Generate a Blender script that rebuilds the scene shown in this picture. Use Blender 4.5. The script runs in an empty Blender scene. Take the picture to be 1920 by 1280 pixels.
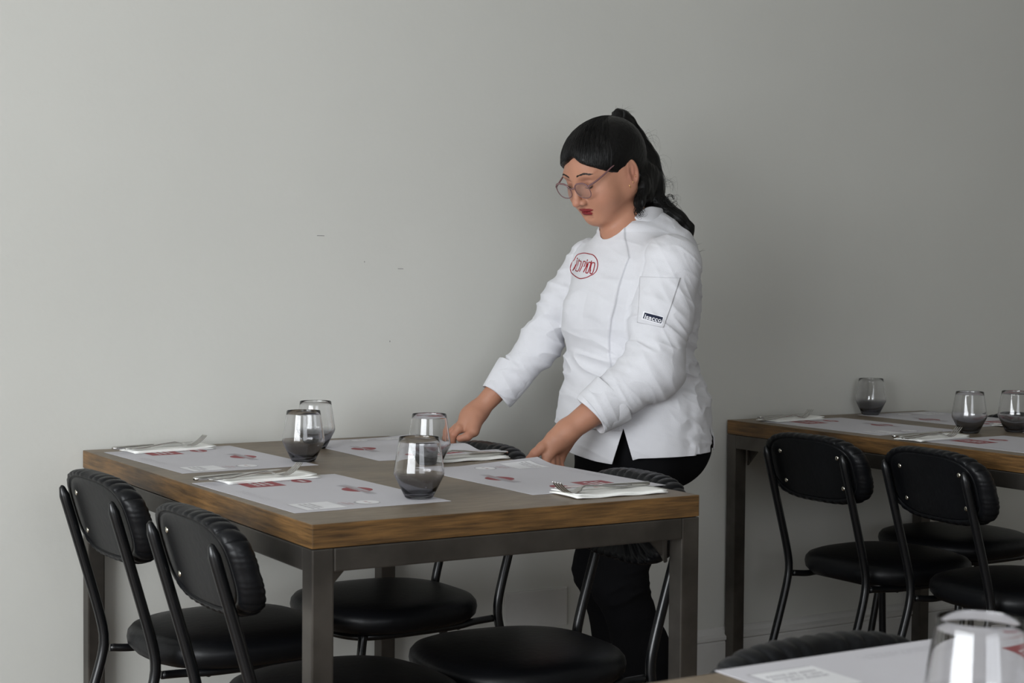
import bpy, bmesh, math, random
import numpy as np
from mathutils import Vector, Matrix

S = bpy.context.scene
COL = S.collection
random.seed(7)
PI = math.pi

# ---------------------------------------------------------------- camera
cam_d = bpy.data.cameras.new('camera')
cam = bpy.data.objects.new('camera', cam_d); COL.objects.link(cam)
YAW, PITCH, ROLL = 0.54401, -0.036805, 0.0082094
fw = Vector((math.sin(YAW)*math.cos(PITCH), math.cos(YAW)*math.cos(PITCH), math.sin(PITCH)))
rt = Vector((math.cos(YAW), -math.sin(YAW), 0)); up = rt.cross(fw)
r2 = rt*math.cos(ROLL) + up*math.sin(ROLL); u2 = up*math.cos(ROLL) - rt*math.sin(ROLL)
M = Matrix((r2, u2, -fw)).transposed().to_4x4()
M.translation = Vector((-1.07813, -3.72875, 1.15057))
cam.matrix_world = M
cam_d.sensor_width = 36; cam_d.lens = 3005.5/1920*36
cam_d.clip_start = .05; cam_d.clip_end = 60
cam_d.dof.use_dof = True; cam_d.dof.focus_distance = 3.7; cam_d.dof.aperture_fstop = 10.0
S.camera = cam

# ---------------------------------------------------------------- light and exposure
w = bpy.data.worlds.new('sky'); S.world = w; w.use_nodes = True
bg = w.node_tree.nodes['Background']
bg.inputs[0].default_value = (.80, .88, 1, 1); bg.inputs[1].default_value = 1.0
def area(name, loc, target, sx, sy, power, colr):
    d = bpy.data.lights.new(name, 'AREA'); d.shape = 'RECTANGLE'; d.size = sx; d.size_y = sy
    d.energy = power; d.color = colr
    o = bpy.data.objects.new(name, d); COL.objects.link(o)
    o.location = loc
    o.rotation_euler = (Vector(target)-Vector(loc)).to_track_quat('-Z', 'Y').to_euler()
    return o
# daylight beyond the tall window of the left wall
area('window_daylight', (-3.45, -2.95, 1.40), (0, -2.95, 1.30), 3.1, 1.8, 116, (.95, .98, 1))
# and beyond the second window, in the wall behind the camera
area('window_daylight', (-1.3, -7.0, 1.75), (-1.1, 0, 1.5), 2.8, 2.1, 30, (.97, .985, 1))
S.view_settings.view_transform = 'Standard'; S.view_settings.look = 'None'
S.view_settings.gamma = 1; S.view_settings.use_curve_mapping = False
S.view_settings.exposure = .84
S.cycles.max_bounces = 10; S.cycles.transmission_bounces = 10; S.cycles.transparent_max_bounces = 12

# ---------------------------------------------------------------- helpers
def mat(name, color, rough=.6, metal=0, spec=.5, coat=0, bump=None, var=None, sheen=0, sss=0, stretch=None):
    """procedural material: colour varied by noise, bump by noise"""
    m = bpy.data.materials.new(name); m.use_nodes = True
    nt = m.node_tree; b = nt.nodes['Principled BSDF']
    b.inputs['Roughness'].default_value = rough; b.inputs['Metallic'].default_value = metal
    b.inputs['Specular IOR Level'].default_value = spec
    b.inputs['Coat Weight'].default_value = coat; b.inputs['Coat Roughness'].default_value = .15
    if sheen: b.inputs['Sheen Weight'].default_value = sheen
    if sss:
        b.inputs['Subsurface Weight'].default_value = sss
        b.inputs['Subsurface Radius'].default_value = (.012, .005, .003); b.inputs['Subsurface Scale'].default_value = 1.0
    tc = nt.nodes.new('ShaderNodeTexCoord'); src = tc.outputs['Object']
    if stretch:
        mp = nt.nodes.new('ShaderNodeMapping'); mp.inputs['Scale'].default_value = stretch
        nt.links.new(src, mp.inputs[0]); src = mp.outputs[0]
    sc, amt = var or (8, .06)
    n = nt.nodes.new('ShaderNodeTexNoise'); n.inputs['Scale'].default_value = sc; n.inputs['Detail'].default_value = 5
    nt.links.new(src, n.inputs['Vector'])
    mx = nt.nodes.new('ShaderNodeMix'); mx.data_type = 'RGBA'
    c = color
    mx.inputs['A'].default_value = tuple(max(0, v*(1-amt)) for v in c) + (1,)
    mx.inputs['B'].default_value = tuple(min(1, v*(1+amt)) for v in c) + (1,)
    rp = nt.nodes.new('ShaderNodeMapRange'); rp.inputs[1].default_value = .35; rp.inputs[2].default_value = .65
    nt.links.new(n.outputs[0], rp.inputs[0]); nt.links.new(rp.outputs[0], mx.inputs['Factor'])
    nt.links.new(mx.outputs['Result'], b.inputs['Base Color'])
    if bump:
        bs, bd = bump
        n2 = nt.nodes.new('ShaderNodeTexNoise'); n2.inputs['Scale'].default_value = bs; n2.inputs['Detail'].default_value = 4
        nt.links.new(src, n2.inputs['Vector'])
        bp = nt.nodes.new('ShaderNodeBump'); bp.inputs['Strength'].default_value = 1; bp.inputs['Distance'].default_value = bd
        nt.links.new(n2.outputs[0], bp.inputs['Height']); nt.links.new(bp.outputs[0], b.inputs['Normal'])
    return m

def empty(name, loc=(0, 0, 0), rz=0):
    o = bpy.data.objects.new(name, None); COL.objects.link(o)
    o.location = loc; o.rotation_euler = (0, 0, rz); o.empty_display_size = .1
    return o
def tag(o, label=None, cat=None, group=None, kind=None):
    if label: o['label'] = label
    if cat: o['category'] = cat
    if group: o['group'] = group
    if kind: o['kind'] = kind
    return o
def link(name, me, mats, parent=None, smooth=True):
    o = bpy.data.objects.new(name, me); COL.objects.link(o)
    for m in (mats if isinstance(mats, (list, tuple)) else [mats]): me.materials.append(m)
    if parent: o.parent = parent
    if smooth: me.shade_smooth()
    return o
def obj(name, bm, mats, parent=None, smooth=True, autos=None):
    bmesh.ops.recalc_face_normals(bm, faces=bm.faces[:])
    me = bpy.data.meshes.new(name); bm.to_mesh(me); bm.free()
    o = link(name, me, mats, parent, smooth)
    if autos: me.set_sharp_from_angle(angle=math.radians(autos))
    return o
def copy_tree(o, parent=None):
    c = o.copy(); COL.objects.link(c)
    if parent: c.parent = parent
    for ch in list(o.children): copy_tree(ch, c)
    return c
def bx(bm, lo, hi, bev=0, mi=0):
    r = bmesh.ops.create_cube(bm, size=1)
    vs = r['verts']
    for v in vs:
        v.co = Vector([lo[i] + (v.co[i]+.5)*(hi[i]-lo[i]) for i in range(3)])
    fs = set(f for v in vs for f in v.link_faces)
    for f in fs: f.material_index = mi
    if bev:
        es = list({e for v in vs for e in v.link_edges})
        bmesh.ops.bevel(bm, geom=es, offset=bev, segments=2, profile=.7, affect='EDGES', material=mi)
def catmull(pts, n):
    P = [Vector(p) for p in pts]; P = [2*P[0]-P[1]] + P + [2*P[-1]-P[-2]]; out = []
    for i in range(1, len(P)-2):
        for k in range(n):
            t = k/n; a, b, c, d = P[i-1:i+3]
            out.append(.5*((2*b)+(c-a)*t+(2*a-5*b+4*c-d)*t*t+(3*b-a-3*c+d)*t**3))
    out.append(P[-2]); return out
def tube(bm, pts, r, seg=12, closed=False, cap=True, mi=0, flat=None):
    """round tube along points; r a number or a list; flat=(scale, axis) squashes the section along an axis"""
    P = [Vector(p) for p in pts]; n = len(P); rings = []
    up0 = None
    for i, p in enumerate(P):
        if closed: t = (P[(i+1) % n]-P[i-1]).normalized()
        else: t = (P[min(i+1, n-1)]-P[max(i-1, 0)]).normalized()
        if up0 is None:
            up0 = Vector((0, 0, 1)) if abs(t.z) < .8 else Vector((1, 0, 0))
        a = (up0 - t*up0.dot(t)).normalized(); b = t.cross(a); up0 = a
        rr = r[i] if isinstance(r, (list, tuple)) else r
        ring = []
        for k in range(seg):
            q = a*math.cos(2*PI*k/seg)*rr + b*math.sin(2*PI*k/seg)*rr
            if flat: ax = Vector(flat[1]); q = q - ax*q.dot(ax)*(1-flat[0])
            ring.append(bm.verts.new(p+q))
        rings.append(ring)
    m = n if closed else n-1
    for i in range(m):
        A, B = rings[i], rings[(i+1) % n]
        for k in range(seg):
            f = bm.faces.new((A[k], A[(k+1) % seg], B[(k+1) % seg], B[k])); f.material_index = mi
    if cap and not closed:
        for R in (rings[0][::-1], rings[-1]):
            f = bm.faces.new(R); f.material_index = mi
def lathe(bm, prof, seg=48):
    rings = []
    for r, z in prof:
        if r < 1e-6: rings.append([bm.verts.new((0, 0, z))])
        else: rings.append([bm.verts.new((r*math.cos(2*PI*k/seg), r*math.sin(2*PI*k/seg), z)) for k in range(seg)])
    for A, B in zip(rings, rings[1:]):
        for k in range(seg):
            j = (k+1) % seg
            if len(A) == 1 and len(B) == 1: continue
            if len(A) == 1: bm.faces.new((A[0], B[j], B[k]))
            elif len(B) == 1: bm.faces.new((A[k], A[j], B[0]))
            else: bm.faces.new((A[k], A[j], B[j], B[k]))
def superpt(t, n):
    c, s = math.cos(t), math.sin(t)
    return (math.copysign(abs(c)**(2/n), c), math.copysign(abs(s)**(2/n), s))

# ---------------------------------------------------------------- materials
M_wall = mat('wall_paint', (.60, .598, .562), .75, spec=.25, var=(1.2, .025), bump=(60, .0004))
M_trim = mat('trim_paint', (.60, .59, .57), .5, var=(6, .04))
M_ceil = mat('ceiling_paint', (.62, .62, .6), .9)
M_floor = mat('floor_wood', (.17, .12, .08), .45, var=(3, .3), stretch=(1, 12, 1))
M_vinyl = mat('black_vinyl', (.0040, .0044, .0055), .40, spec=.24, bump=(70, .0006), var=(9, .2))
M_vinylb = mat('black_vinyl_back', (.010, .011, .012), .5, spec=.35, bump=(60, .0003), var=(9, .2))
M_frame = mat('black_frame_paint', (.004, .0045, .0055), .28, spec=.45)
M_screw = mat('screw_metal', (.75, .72, .62), .2, metal=1)
M_steel = mat('raw_steel', (.115, .105, .094), .42, metal=.85, var=(7, .3), bump=(40, .0002))
M_cut = mat('cutlery_steel', (.62, .61, .59), .16, metal=1)
M_nap = mat('napkin_paper', (.90, .90, .87), .9, spec=.1, bump=(120, .0002))
M_paper = mat('placemat_paper', (.60, .59, .625), .7, spec=.2, var=(4, .02))
M_red = mat('print_red', (.30, .045, .055), .6)
M_redl = mat('print_pink', (.52, .36, .38), .6)
M_gray = mat('print_gray', (.42, .41, .44), .6)
M_white = mat('print_white', (.82, .82, .84), .6)
M_mark = mat('wall_scuff', (.2, .2, .19), .8)

def wood(name, dark, light, rough, stretch, sp=.5, blotch=(.5, .6)):
    m = bpy.data.materials.new(name); m.use_nodes = True; nt = m.node_tree; N = nt.nodes; L = nt.links
    b = N['Principled BSDF']; b.inputs['Roughness'].default_value = rough; b.inputs['Specular IOR Level'].default_value = sp
    tc = N.new('ShaderNodeTexCoord')
    mp = N.new('ShaderNodeMapping'); mp.inputs['Scale'].default_value = stretch; L.new(tc.outputs['Object'], mp.inputs[0])
    n1 = N.new('ShaderNodeTexNoise'); n1.inputs['Scale'].default_value = 1; n1.inputs['Detail'].default_value = 8
    n1.inputs['Roughness'].default_value = .65; L.new(mp.outputs[0], n1.inputs['Vector'])
    n2 = N.new('ShaderNodeTexNoise'); n2.inputs['Scale'].default_value = 7; n2.inputs['Detail'].default_value = 3
    L.new(tc.outputs['Object'], n2.inputs['Vector'])
    cr = N.new('ShaderNodeValToRGB'); cr.color_ramp.elements[0].position = .36; cr.color_ramp.elements[1].position = .64
    cr.color_ramp.elements[0].color = dark+(1,); cr.color_ramp.elements[1].color = light+(1,)
    L.new(n1.outputs[0], cr.inputs[0])
    mx = N.new('ShaderNodeMix'); mx.data_type = 'RGBA'; mx.blend_type = 'MULTIPLY'
    r2_ = N.new('ShaderNodeMapRange'); r2_.inputs[1].default_value = .3; r2_.inputs[2].default_value = .7
    r2_.inputs[3].default_value = blotch[0]; r2_.inputs[4].default_value = 1.0; L.new(n2.outputs[0], r2_.inputs[0])
    L.new(cr.outputs[0], mx.inputs['A']); L.new(r2_.outputs[0], mx.inputs['B']); mx.inputs['Factor'].default_value = 1
    L.new(mx.outputs['Result'], b.inputs['Base Color'])
    bp = N.new('ShaderNodeBump'); bp.inputs['Distance'].default_value = .0006; L.new(n1.outputs[0], bp.inputs['Height'])
    L.new(bp.outputs[0], b.inputs['Normal'])
    return m
M_top = wood('tabletop_worn', (.17, .125, .080), (.255, .195, .130), .45, (14, 70, 20), .55, (.62, 1))
M_edge = wood('tabletop_edge', (.085, .045, .016), (.24, .125, .040), .45, (9, 9, 160), .5, (.5, 1))

def glass_mat():
    m = bpy.data.materials.new('smoked_glass'); m.use_nodes = True; nt = m.node_tree; N = nt.nodes; L = nt.links
    N.remove(N['Principled BSDF'])
    g = N.new('ShaderNodeBsdfGlass'); g.inputs['Roughness'].default_value = 0; g.inputs['IOR'].default_value = 1.46
    tc = N.new('ShaderNodeTexCoord'); sx = N.new('ShaderNodeSeparateXYZ'); L.new(tc.outputs['Object'], sx.inputs[0])
    mr = N.new('ShaderNodeMapRange'); mr.inputs[1].default_value = .034; mr.inputs[2].default_value = .050
    L.new(sx.outputs['Z'], mr.inputs[0])
    mx = N.new('ShaderNodeMix'); mx.data_type = 'RGBA'
    mx.inputs['A'].default_value = (.72, .72, .735, 1); mx.inputs['B'].default_value = (.982, .982, .984, 1)
    L.new(mr.outputs[0], mx.inputs['Factor']); L.new(mx.outputs['Result'], g.inputs['Color'])
    L.new(g.outputs[0], N['Material Output'].inputs[0])
    return m
M_glass = glass_mat()

# ---------------------------------------------------------------- room shell
XL, XR, YF, ZC = -3.2, 6.5, -6.6, 2.95
def struct(name, bm, m, smooth=False):
    o = obj(name, bm, m, smooth=smooth); o['kind'] = 'structure'; return o
b = bmesh.new(); bx(b, (XL-.2, YF-.2, -.12), (XR+.2, .2, 0)); struct('floor', b, M_floor)
b = bmesh.new(); bx(b, (XL-.2, YF-.2, ZC), (XR+.2, .2, ZC+.12)); struct('ceiling', b, M_ceil)
b = bmesh.new(); bx(b, (XL-.2, 0, 0), (XR+.2, .2, ZC))
for (x0, z0, dx, dz) in ((.599, 1.264, .020, .0015), (.731, 1.199, .002, .003), (.828, 1.183, .016, .0015), (.805, .993, .002, .004)):
    bx(b, (x0, -.0006, z0), (x0+dx, .001, z0+dz), mi=1)
struct('wall_back', b, [M_wall, M_mark])
b = bmesh.new(); bx(b, (XR, YF-.2, 0), (XR+.2, .2, ZC)); struct('wall_right', b, M_wall)
FX0, FX1 = -2.6, .0
b = bmesh.new(); bx(b, (XL-.2, YF-.2, 0), (FX0, YF, ZC)); bx(b, (FX1, YF-.2, 0), (XR+.2, YF, ZC))
bx(b, (FX0, YF-.2, 0), (FX1, YF, .7)); bx(b, (FX0, YF-.2, 2.7), (FX1, YF, ZC)); struct('wall_front', b, M_wall)
b = bmesh.new()
for x in np.linspace(FX0, FX1, 4): bx(b, (x-.03, YF-.10, .7), (x+.03, YF-.05, 2.7))
for z in (.72, 2.68): bx(b, (FX0, YF-.10, z-.03), (FX1, YF-.05, z+.03))
struct('window_2', b, M_trim)
WY0, WY1, WZ0, WZ1 = -4.55, -1.30, .45, 2.30           # opening of the window
b = bmesh.new()
bx(b, (XL-.2, YF, 0), (XL, WY0, ZC)); bx(b, (XL-.2, WY1, 0), (XL, 0, ZC))
bx(b, (XL-.2, WY0, 0), (XL, WY1, WZ0)); bx(b, (XL-.2, WY0, WZ1), (XL, WY1, ZC))
struct('wall_left', b, M_wall)
b = bmesh.new()
for y in np.linspace(WY0, WY1, 7): bx(b, (XL-.10, y-.03, WZ0), (XL-.05, y+.03, WZ1))
for z in (WZ0+.02, WZ1-.02): bx(b, (XL-.10, WY0, z-.03), (XL-.05, WY1, z+.03))
struct('window_1', b, M_trim)
b = bmesh.new()                                       # skirting board with a stepped moulding
prof = [(0, 0), (-.016, 0), (-.016, .088), (-.013, .092), (-.020, .097), (-.020, .106), (-.010, .113), (-.007, .124), (-.003, .129), (0, .131)]
ra = [b.verts.new((XL, y, z)) for y, z in prof]; rb = [b.verts.new((XR, y, z)) for y, z in prof]
for i in range(len(prof)): b.faces.new((ra[i], ra[(i+1) % len(prof)], rb[(i+1) % len(prof)], rb[i]))
b.faces.new(ra); b.faces.new(rb[::-1])
struct('baseboard_back', b, M_trim)
b = bmesh.new(); bx(b, (1.158, -.008, .196), (1.361, 0, .303), bev=.003)
o = obj('wall_plate', b, M_trim, smooth=False); tag(o, 'blank painted cover plate low on the wall under the near table', 'cover plate')

# ---------------------------------------------------------------- tables
TW, TL, TH, TT = .801, 1.307, .75, .041
def make_table():
    t = empty('restaurant_table')
    hx, hy = TW/2, TL/2
    b = bmesh.new(); bx(b, (-hx, -hy, TH-TT), (hx, hy, TH), bev=.0022)
    for f in b.faces: f.material_index = 0 if f.normal.z > .6 else 1
    o = obj('tabletop', b, [M_top, M_edge], t, smooth=False)
    q = .040; z1 = TH-TT-.001
    fr = bmesh.new()
    for s in (-1, 1):
        bx(fr, (s*hx-(q if s > 0 else 0), -hy+q, z1-q), (s*hx+(0 if s > 0 else q), hy-q, z1), bev=.003)
        bx(fr, (-hx+q, s*hy-(q if s > 0 else 0), z1-q), (hx-q, s*hy+(0 if s > 0 else q), z1), bev=.003)
    ap = obj('apron_frame', fr, M_steel, t, smooth=False)
    for sx in (-1, 1):
        for sy in (-1, 1):
            b = bmesh.new()
            x0 = -hx if sx < 0 else hx-q; y0 = -hy if sy < 0 else hy-q
            bx(b, (x0, y0, 0), (x0+q, y0+q, z1), bev=.003)
            obj('leg', b, M_steel, t, smooth=False)
            b = bmesh.new()                           # welded corner gussets
            cx = sx*(hx-q); cy = sy*(hy-q); g = .05
            for (dx, dy) in ((-sx*g, 0), (0, -sy*g)):
                ox, oy = (0, -sy*.012) if dx else (-sx*.012, 0)
                w_ = (0, sy*.006) if dx else (sx*.006, 0)
                P = [(cx+ox, cy+oy, z1-q+.002), (cx+ox+dx, cy+oy+dy, z1-q+.002), (cx+ox, cy+oy, z1-q-g)]
                A = [b.verts.new((p[0], p[1], p[2])) for p in P]; B = [b.verts.new((p[0]+w_[0], p[1]+w_[1], p[2])) for p in P]
                b.faces.new(A); b.faces.new(B[::-1])
                for i in range(3): b.faces.new((A[i], A[(i+1) % 3], B[(i+1) % 3], B[i]))
            obj('gusset', b, M_steel, t, smooth=False)
    return t
T1 = (0.0, -.009); T2 = (1.9176, -.011); T3 = (-.165, -2.435)
tb = make_table(); tb.location = (T1[0]+TW/2, T1[1]-TL/2, 0)
tag(tb, 'square-legged table with worn brown top that the woman leans over, set for four', 'table', 'restaurant tables')
t2 = copy_tree(tb); t2.location = (T2[0]+TW/2, T2[1]-TL/2, 0)
tag(t2, 'steel-legged wooden table in the dim right corner by the wall, behind the woman', 'table')
t3 = copy_tree(tb); t3.location = (T3[0]+TL/2, T3[1]-TW/2, 0); t3.rotation_euler.z = PI/2
tag(t3, 'wooden table nearest the camera, only its far corner showing under a paper placemat', 'table')

# ---------------------------------------------------------------- chairs
CS, CXT, CZT, CZK, CXF, CWB, CZ1, CZ0 = .143, -.101, .716, .383, -.127, .364, .762, .579
def postx(z):
    a = CXT/(CZT-CZK); bb = CXF/CZK; d = z-CZK; sp = lambda t: .5*(t+math.sqrt(t*t+.0012))
    return a*sp(d)+bb*sp(-d)
def make_chair():
    t = empty('dining_chair'); R = .0108
    for s in (-1, 1):
        zz = [CZT-(CZT-.004)*k/40 for k in range(41)]
        b = bmesh.new(); pts = [(postx(z), s*CS, z) for z in zz]
        rad = [R]*41; rad[0] = R*.55
        tube(b, [(pts[0][0]+.000, pts[0][1], pts[0][2]+.004)]+pts, [R*.2]+rad, 14); obj('rear_leg', b, M_frame, t)
        b = bmesh.new()
        tube(b, catmull([(.345, s*.145, .366), (.352, s*.149, .34), (.375, s*.165, .17), (.395, s*.178, .004)], 6), R*.95, 14)
        obj('front_leg', b, M_frame, t)
    b = bmesh.new()
    tube(b, catmull([(.002, .143, .366), (.05, .136, .362), (.12, .150, .360), (.30, .150, .360), (.365, .11, .360), (.385, 0, .360),
                     (.365, -.11, .360), (.30, -.150, .360), (.12, -.150, .360), (.05, -.136, .362), (.002, -.143, .366)], 6), .0085, 12)
    tube(b, [(.10, -.149, .358), (.10, .149, .358)], .008, 10)
    obj('seat_frame', b, M_frame, t)
    # seat pad: rounded square, domed, with a welt seam
    b = bmesh.new(); n = 64; rings = []
    prof = [(.0, .368), (.80, .366), (.93, .370), (.985, .382), (1.0, .396), (.99, .408), (.95, .418), (.86, .425), (.65, .430), (.35, .433), (0, .434)]
    for r, z in prof:
        if r == 0: rings.append([b.verts.new((.212, 0, z))]); continue
        ring = []
        for k in range(n):
            cx, sy = superpt(2*PI*k/n, 2.7)
            wy = .203*(1 + .04*cx)
            wr = 1+.004*math.sin(19*2*PI*k/n)*(z < .39)
            ring.append(b.verts.new((.212+.203*r*cx*wr, wy*r*sy*wr, z)))
        rings.append(ring)
    for A, B in zip(rings, rings[1:]):
        for k in range(n):
            j = (k+1) % n
            if len(A) == 1: b.faces.new((A[0], B[j], B[k]))
            elif len(B) == 1: b.faces.new((A[k], A[j], B[0]))
            else: b.faces.new((A[k], A[j], B[j], B[k]))
    obj('seat', b, M_vinyl, t)
    # backrest pad: flat back plate, ribbed front and rim
    b = bmesh.new(); n = 320; hw, hz, zc = CWB/2, (CZ1-CZ0)/2, (CZ1+CZ0)/2
    prof = [(0, 0), (.6, 0), (.80, .0), (.835, .0006), (.845, .0030), (.853, -.0010), (.865, -.0022), (.905, -.0032), (.950, -.001), (.982, .006), (.998, .014), (1, .023), (.990, .032), (.965, .039), (.92, .043), (.80, .0455), (.5, .046), (0, .046)]
    rings = []
    for r, d in prof:
        ring = []
        for k in range(1 if r == 0 else n):
            a = 2*PI*k/n; cy, sz = superpt(a, 3.1) if r else (0, 0)
            y, z = hw*r*cy, hz*r*sz
            rib = abs(math.sin(PI*(y+.013)/.026))**.5 if r > .86 and d != .0455 and (d > .003 or r > .9) else 1
            side = abs(cy) > .93 and abs(sz) < .93
            if side and r > .88: rib = .75+.25*abs(math.sin(PI*z/.011+2*math.sin(z*60)))
            if d > .044: rib = abs(math.sin(PI*(y+.013)/.026))**.5
            dd = d - (.0055*(1-rib) if d > .02 else -.0015*(1-rib) if r > .9 else 0)
            rr = 1 - ((.045*(1-rib) if abs(cy) < .93 else .016*(1-rib)) if .9 < r else 0)
            y, z = y*rr, z*rr + zc
            x = postx(z) + R + .001 + dd + .30*y*y
            ring.append(b.verts.new((x, y, z)))
        rings.append(ring)
    for A, B in zip(rings, rings[1:]):
        for k in range(n):
            j = (k+1) % n
            if len(A) == 1: b.faces.new((A[0], B[j], B[k]))
            elif len(B) == 1: b.faces.new((A[k], A[j], B[0]))
            else: b.faces.new((A[k], A[j], B[j], B[k]))
    bk = obj('backrest', b, M_vinyl, t)
    for s in (-1, 1):
        for z in (.708, .628):
            b = bmesh.new(); bmesh.ops.create_uvsphere(b, u_segments=16, v_segments=10, radius=.0062)
            bmesh.ops.scale(b, vec=(.45, 1, 1), verts=b.verts)
            y = s*.106; bmesh.ops.translate(b, vec=(postx(z)+R+.0012+.3*y*y, y, z), verts=b.verts)
            obj('screw', b, M_screw, bk)
    return t
ch = make_chair()
def chair(x, y, a, label, first=[True]):
    o = ch if first[0] else copy_tree(ch); first[0] = False
    o.location = (x, y, 0); o.rotation_euler = (0, 0, a)
    tag(o, label, 'chair', 'black vinyl dining chairs'); return o
chair(-.045, -.528, .058, 'black padded chair at far left, its back to the camera, beside the wall')
chair(-.050, -1.100, .028, 'black padded chair at the near left corner of the main table, seen from behind')
chair(.81, -.38, 3.188, 'black padded chair whose back the woman holds with both hands')
chair(.797, -1.02, 3.10, 'black padded chair pushed in at the right near corner of the main table')
chair(T2[0]-.085, -.552, .035, 'black padded chair on the left side of the dim table, nearest the wall')
chair(T2[0]-.068, -.972, -.091, 'black padded chair on the left side of the dim table, nearer the camera')
chair(T2[0]+.80, -.36, PI, 'black chair across the dim table, its seat showing behind the two near chairs')
chair(T2[0]+.80, -1.0, PI, 'black chair cut off by the right edge, on the far side of the dim table')
cc = chair(.205, -2.385, -PI/2, 'black ribbed chair top showing behind the nearest placemat, out of focus'); cc.scale = (1, 1, .965)

# ---------------------------------------------------------------- placemats
def make_mat(wave=0, seed=0, curl=None):
    """origin at one corner; x across .312 (short side), y along -.472 (long side)"""
    W_, L_ = .312, .472; b = bmesh.new(); rnd = random.Random(seed); nx, ny = 26, 40
    def zf(x, y):
        z = .0009
        if wave:
            z += wave*(.5+.5*math.sin(y*38+x*9+seed))*max(0, 1-x/W_)**1.5
        if curl: z += curl(x, y)
        return z
    g = [[b.verts.new((W_*i/nx, -L_*j/ny, zf(W_*i/nx, -L_*j/ny))) for j in range(ny+1)] for i in range(nx+1)]
    for i in range(nx):
        for j in range(ny): b.faces.new((g[i][j], g[i+1][j], g[i+1][j+1], g[i][j+1]))
    ex = bmesh.ops.extrude_face_region(b, geom=b.faces[:])
    for v in ex['geom']:
        if isinstance(v, bmesh.types.BMVert): v.co.z -= .0005
    def poly(pts, mi, h=.00015):
        # subdivide a convex outline as a fan so that it follows the sheet
        n = len(pts); cx = sum(p[0] for p in pts)/n; cy = sum(p[1] for p in pts)/n
        c = b.verts.new((cx, -cy, zf(cx, -cy)+h)); prev = None; K = 4 if n > 8 else 1
        for k in range(1, K+1):
            ring = [b.verts.new((cx+(x-cx)*k/K, -(cy+(y-cy)*k/K), zf(cx+(x-cx)*k/K, -(cy+(y-cy)*k/K))+h)) for x, y in pts]
            for i in range(n):
                j = (i+1) % n
                f = b.faces.new((c, ring[i], ring[j])) if prev is None else b.faces.new((prev[i], ring[i], ring[j], prev[j]))
                f.material_index = mi
            prev = ring
    def rect(x0, y0, x1, y1, mi, h=.00015):
        m_ = max(1, int((y1-y0)/.012)); k_ = max(1, int((x1-x0)/.012))
        for i in range(k_):
            for j in range(m_):
                xa, xb = x0+(x1-x0)*i/k_, x0+(x1-x0)*(i+1)/k_; ya, yb = y0+(y1-y0)*j/m_, y0+(y1-y0)*(j+1)/m_
                f = b.faces.new([b.verts.new((x, -y, zf(x, -y)+h)) for x, y in ((xa, ya), (xb, ya), (xb, yb), (xa, yb))])
                f.material_index = mi
    def ell(cx, cy, rx, ry, mi, h=.00015, n=40): poly([(cx+rx*math.cos(2*PI*k/n), cy+ry*math.sin(2*PI*k/n)) for k in range(n)], mi, h)
    def glyphs(x0, y0, x1, y1, rows, mi, h=.0003, fill=.5):
        # rows of small strokes, the unreadable fine print
        for r_ in range(rows):
            y = y0
            yy = x0+(x1-x0)*(r_+.5)/rows; hh = (x1-x0)/rows*fill/2
            while y < y1:
                wd = rnd.uniform(.0014, .004)
                if rnd.random() > .15: rect(yy-hh, y, yy+hh, min(y+wd, y1), mi, h)
                y += wd+rnd.uniform(.0008, .0018)
    # dark red panel with white lettering
    rect(.070, .026, .146, .124, 1); glyphs(.088, .040, .130, .110, 3, 4, .0003, .55)
    glyphs(.152, .045, .180, .075, 3, 2)
    ell(.200, .076, .019, .028, 1); glyphs(.192, .060, .208, .092, 1, 4, .0003, .6)
    # round red logo crossed by a pale ribbon
    ell(.238, .244, .029, .034, 1); poly([(.226, .176), (.250, .170), (.252, .205), (.247, .285), (.243, .318), (.224, .312), (.229, .28), (.232, .21)], 3, .0003)
    glyphs(.229, .19, .245, .30, 1, 2, .00045, .5)
    # white card, with grey lines of print, and round white badge
    rect(.030, .372, .108, .456, 3, .0001); rect(.033, .370, .111, .453, 4, .00025)
    glyphs(.045, .380, .075, .445, 3, 3, .0004); glyphs(.116, .392, .142, .426, 3, 2)
    ell(.170, .414, .024, .026, 3, .0001); ell(.172, .412, .021, .023, 4, .00025); glyphs(.165, .40, .178, .425, 1, 2, .0004)
    glyphs(.022, .16, .040, .30, 3, 3, .00015, .25)
    return b
def placemat(x, y, a, label, wave=0, seed=0, curl=None, z=TH):
    o = obj('placemat', make_mat(wave, seed, curl), [M_paper, M_red, M_redl, M_gray, M_white], smooth=False)
    o.location = (x, y, z); o.rotation_euler = (0, 0, a)
    return tag(o, label, 'placemat', 'printed paper placemats')
placemat(.028, -.083, .045, 'printed paper placemat at the far left corner of the main table, by the wall')
placemat(.012, -.714, .030, 'printed paper placemat at the near left of the main table, under a smoky glass')
placemat(.826, -.535, PI-.02, 'curling printed placemat on the main table by the wall, behind two glasses', wave=.010, seed=2)
placemat(.828, -1.172, PI+.01, 'printed placemat at the near right of the main table, beside the woman\'s left hand',
         curl=lambda x, y: .010*max(0, (x-.0))**0*max(0, (-y-.40)/.07)**1.5*max(0, 1-x/.2))
placemat(T2[0]+.045, -.115, .02, 'printed placemat on the dim table, left side by the wall')
placemat(T2[0]+.045, -.750, .02, 'printed placemat on the dim table, left side nearer the camera')
placemat(T2[0]+.79, -.525, PI, 'printed placemat across the dim table, behind the middle glass', seed=5)
placemat(T2[0]+.79, -1.172, PI, 'printed placemat cut off at the right edge on the dim table')
placemat(.428, -2.436, -PI/2-.012, 'blurred printed placemat on the nearest table, at the lower right')

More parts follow.
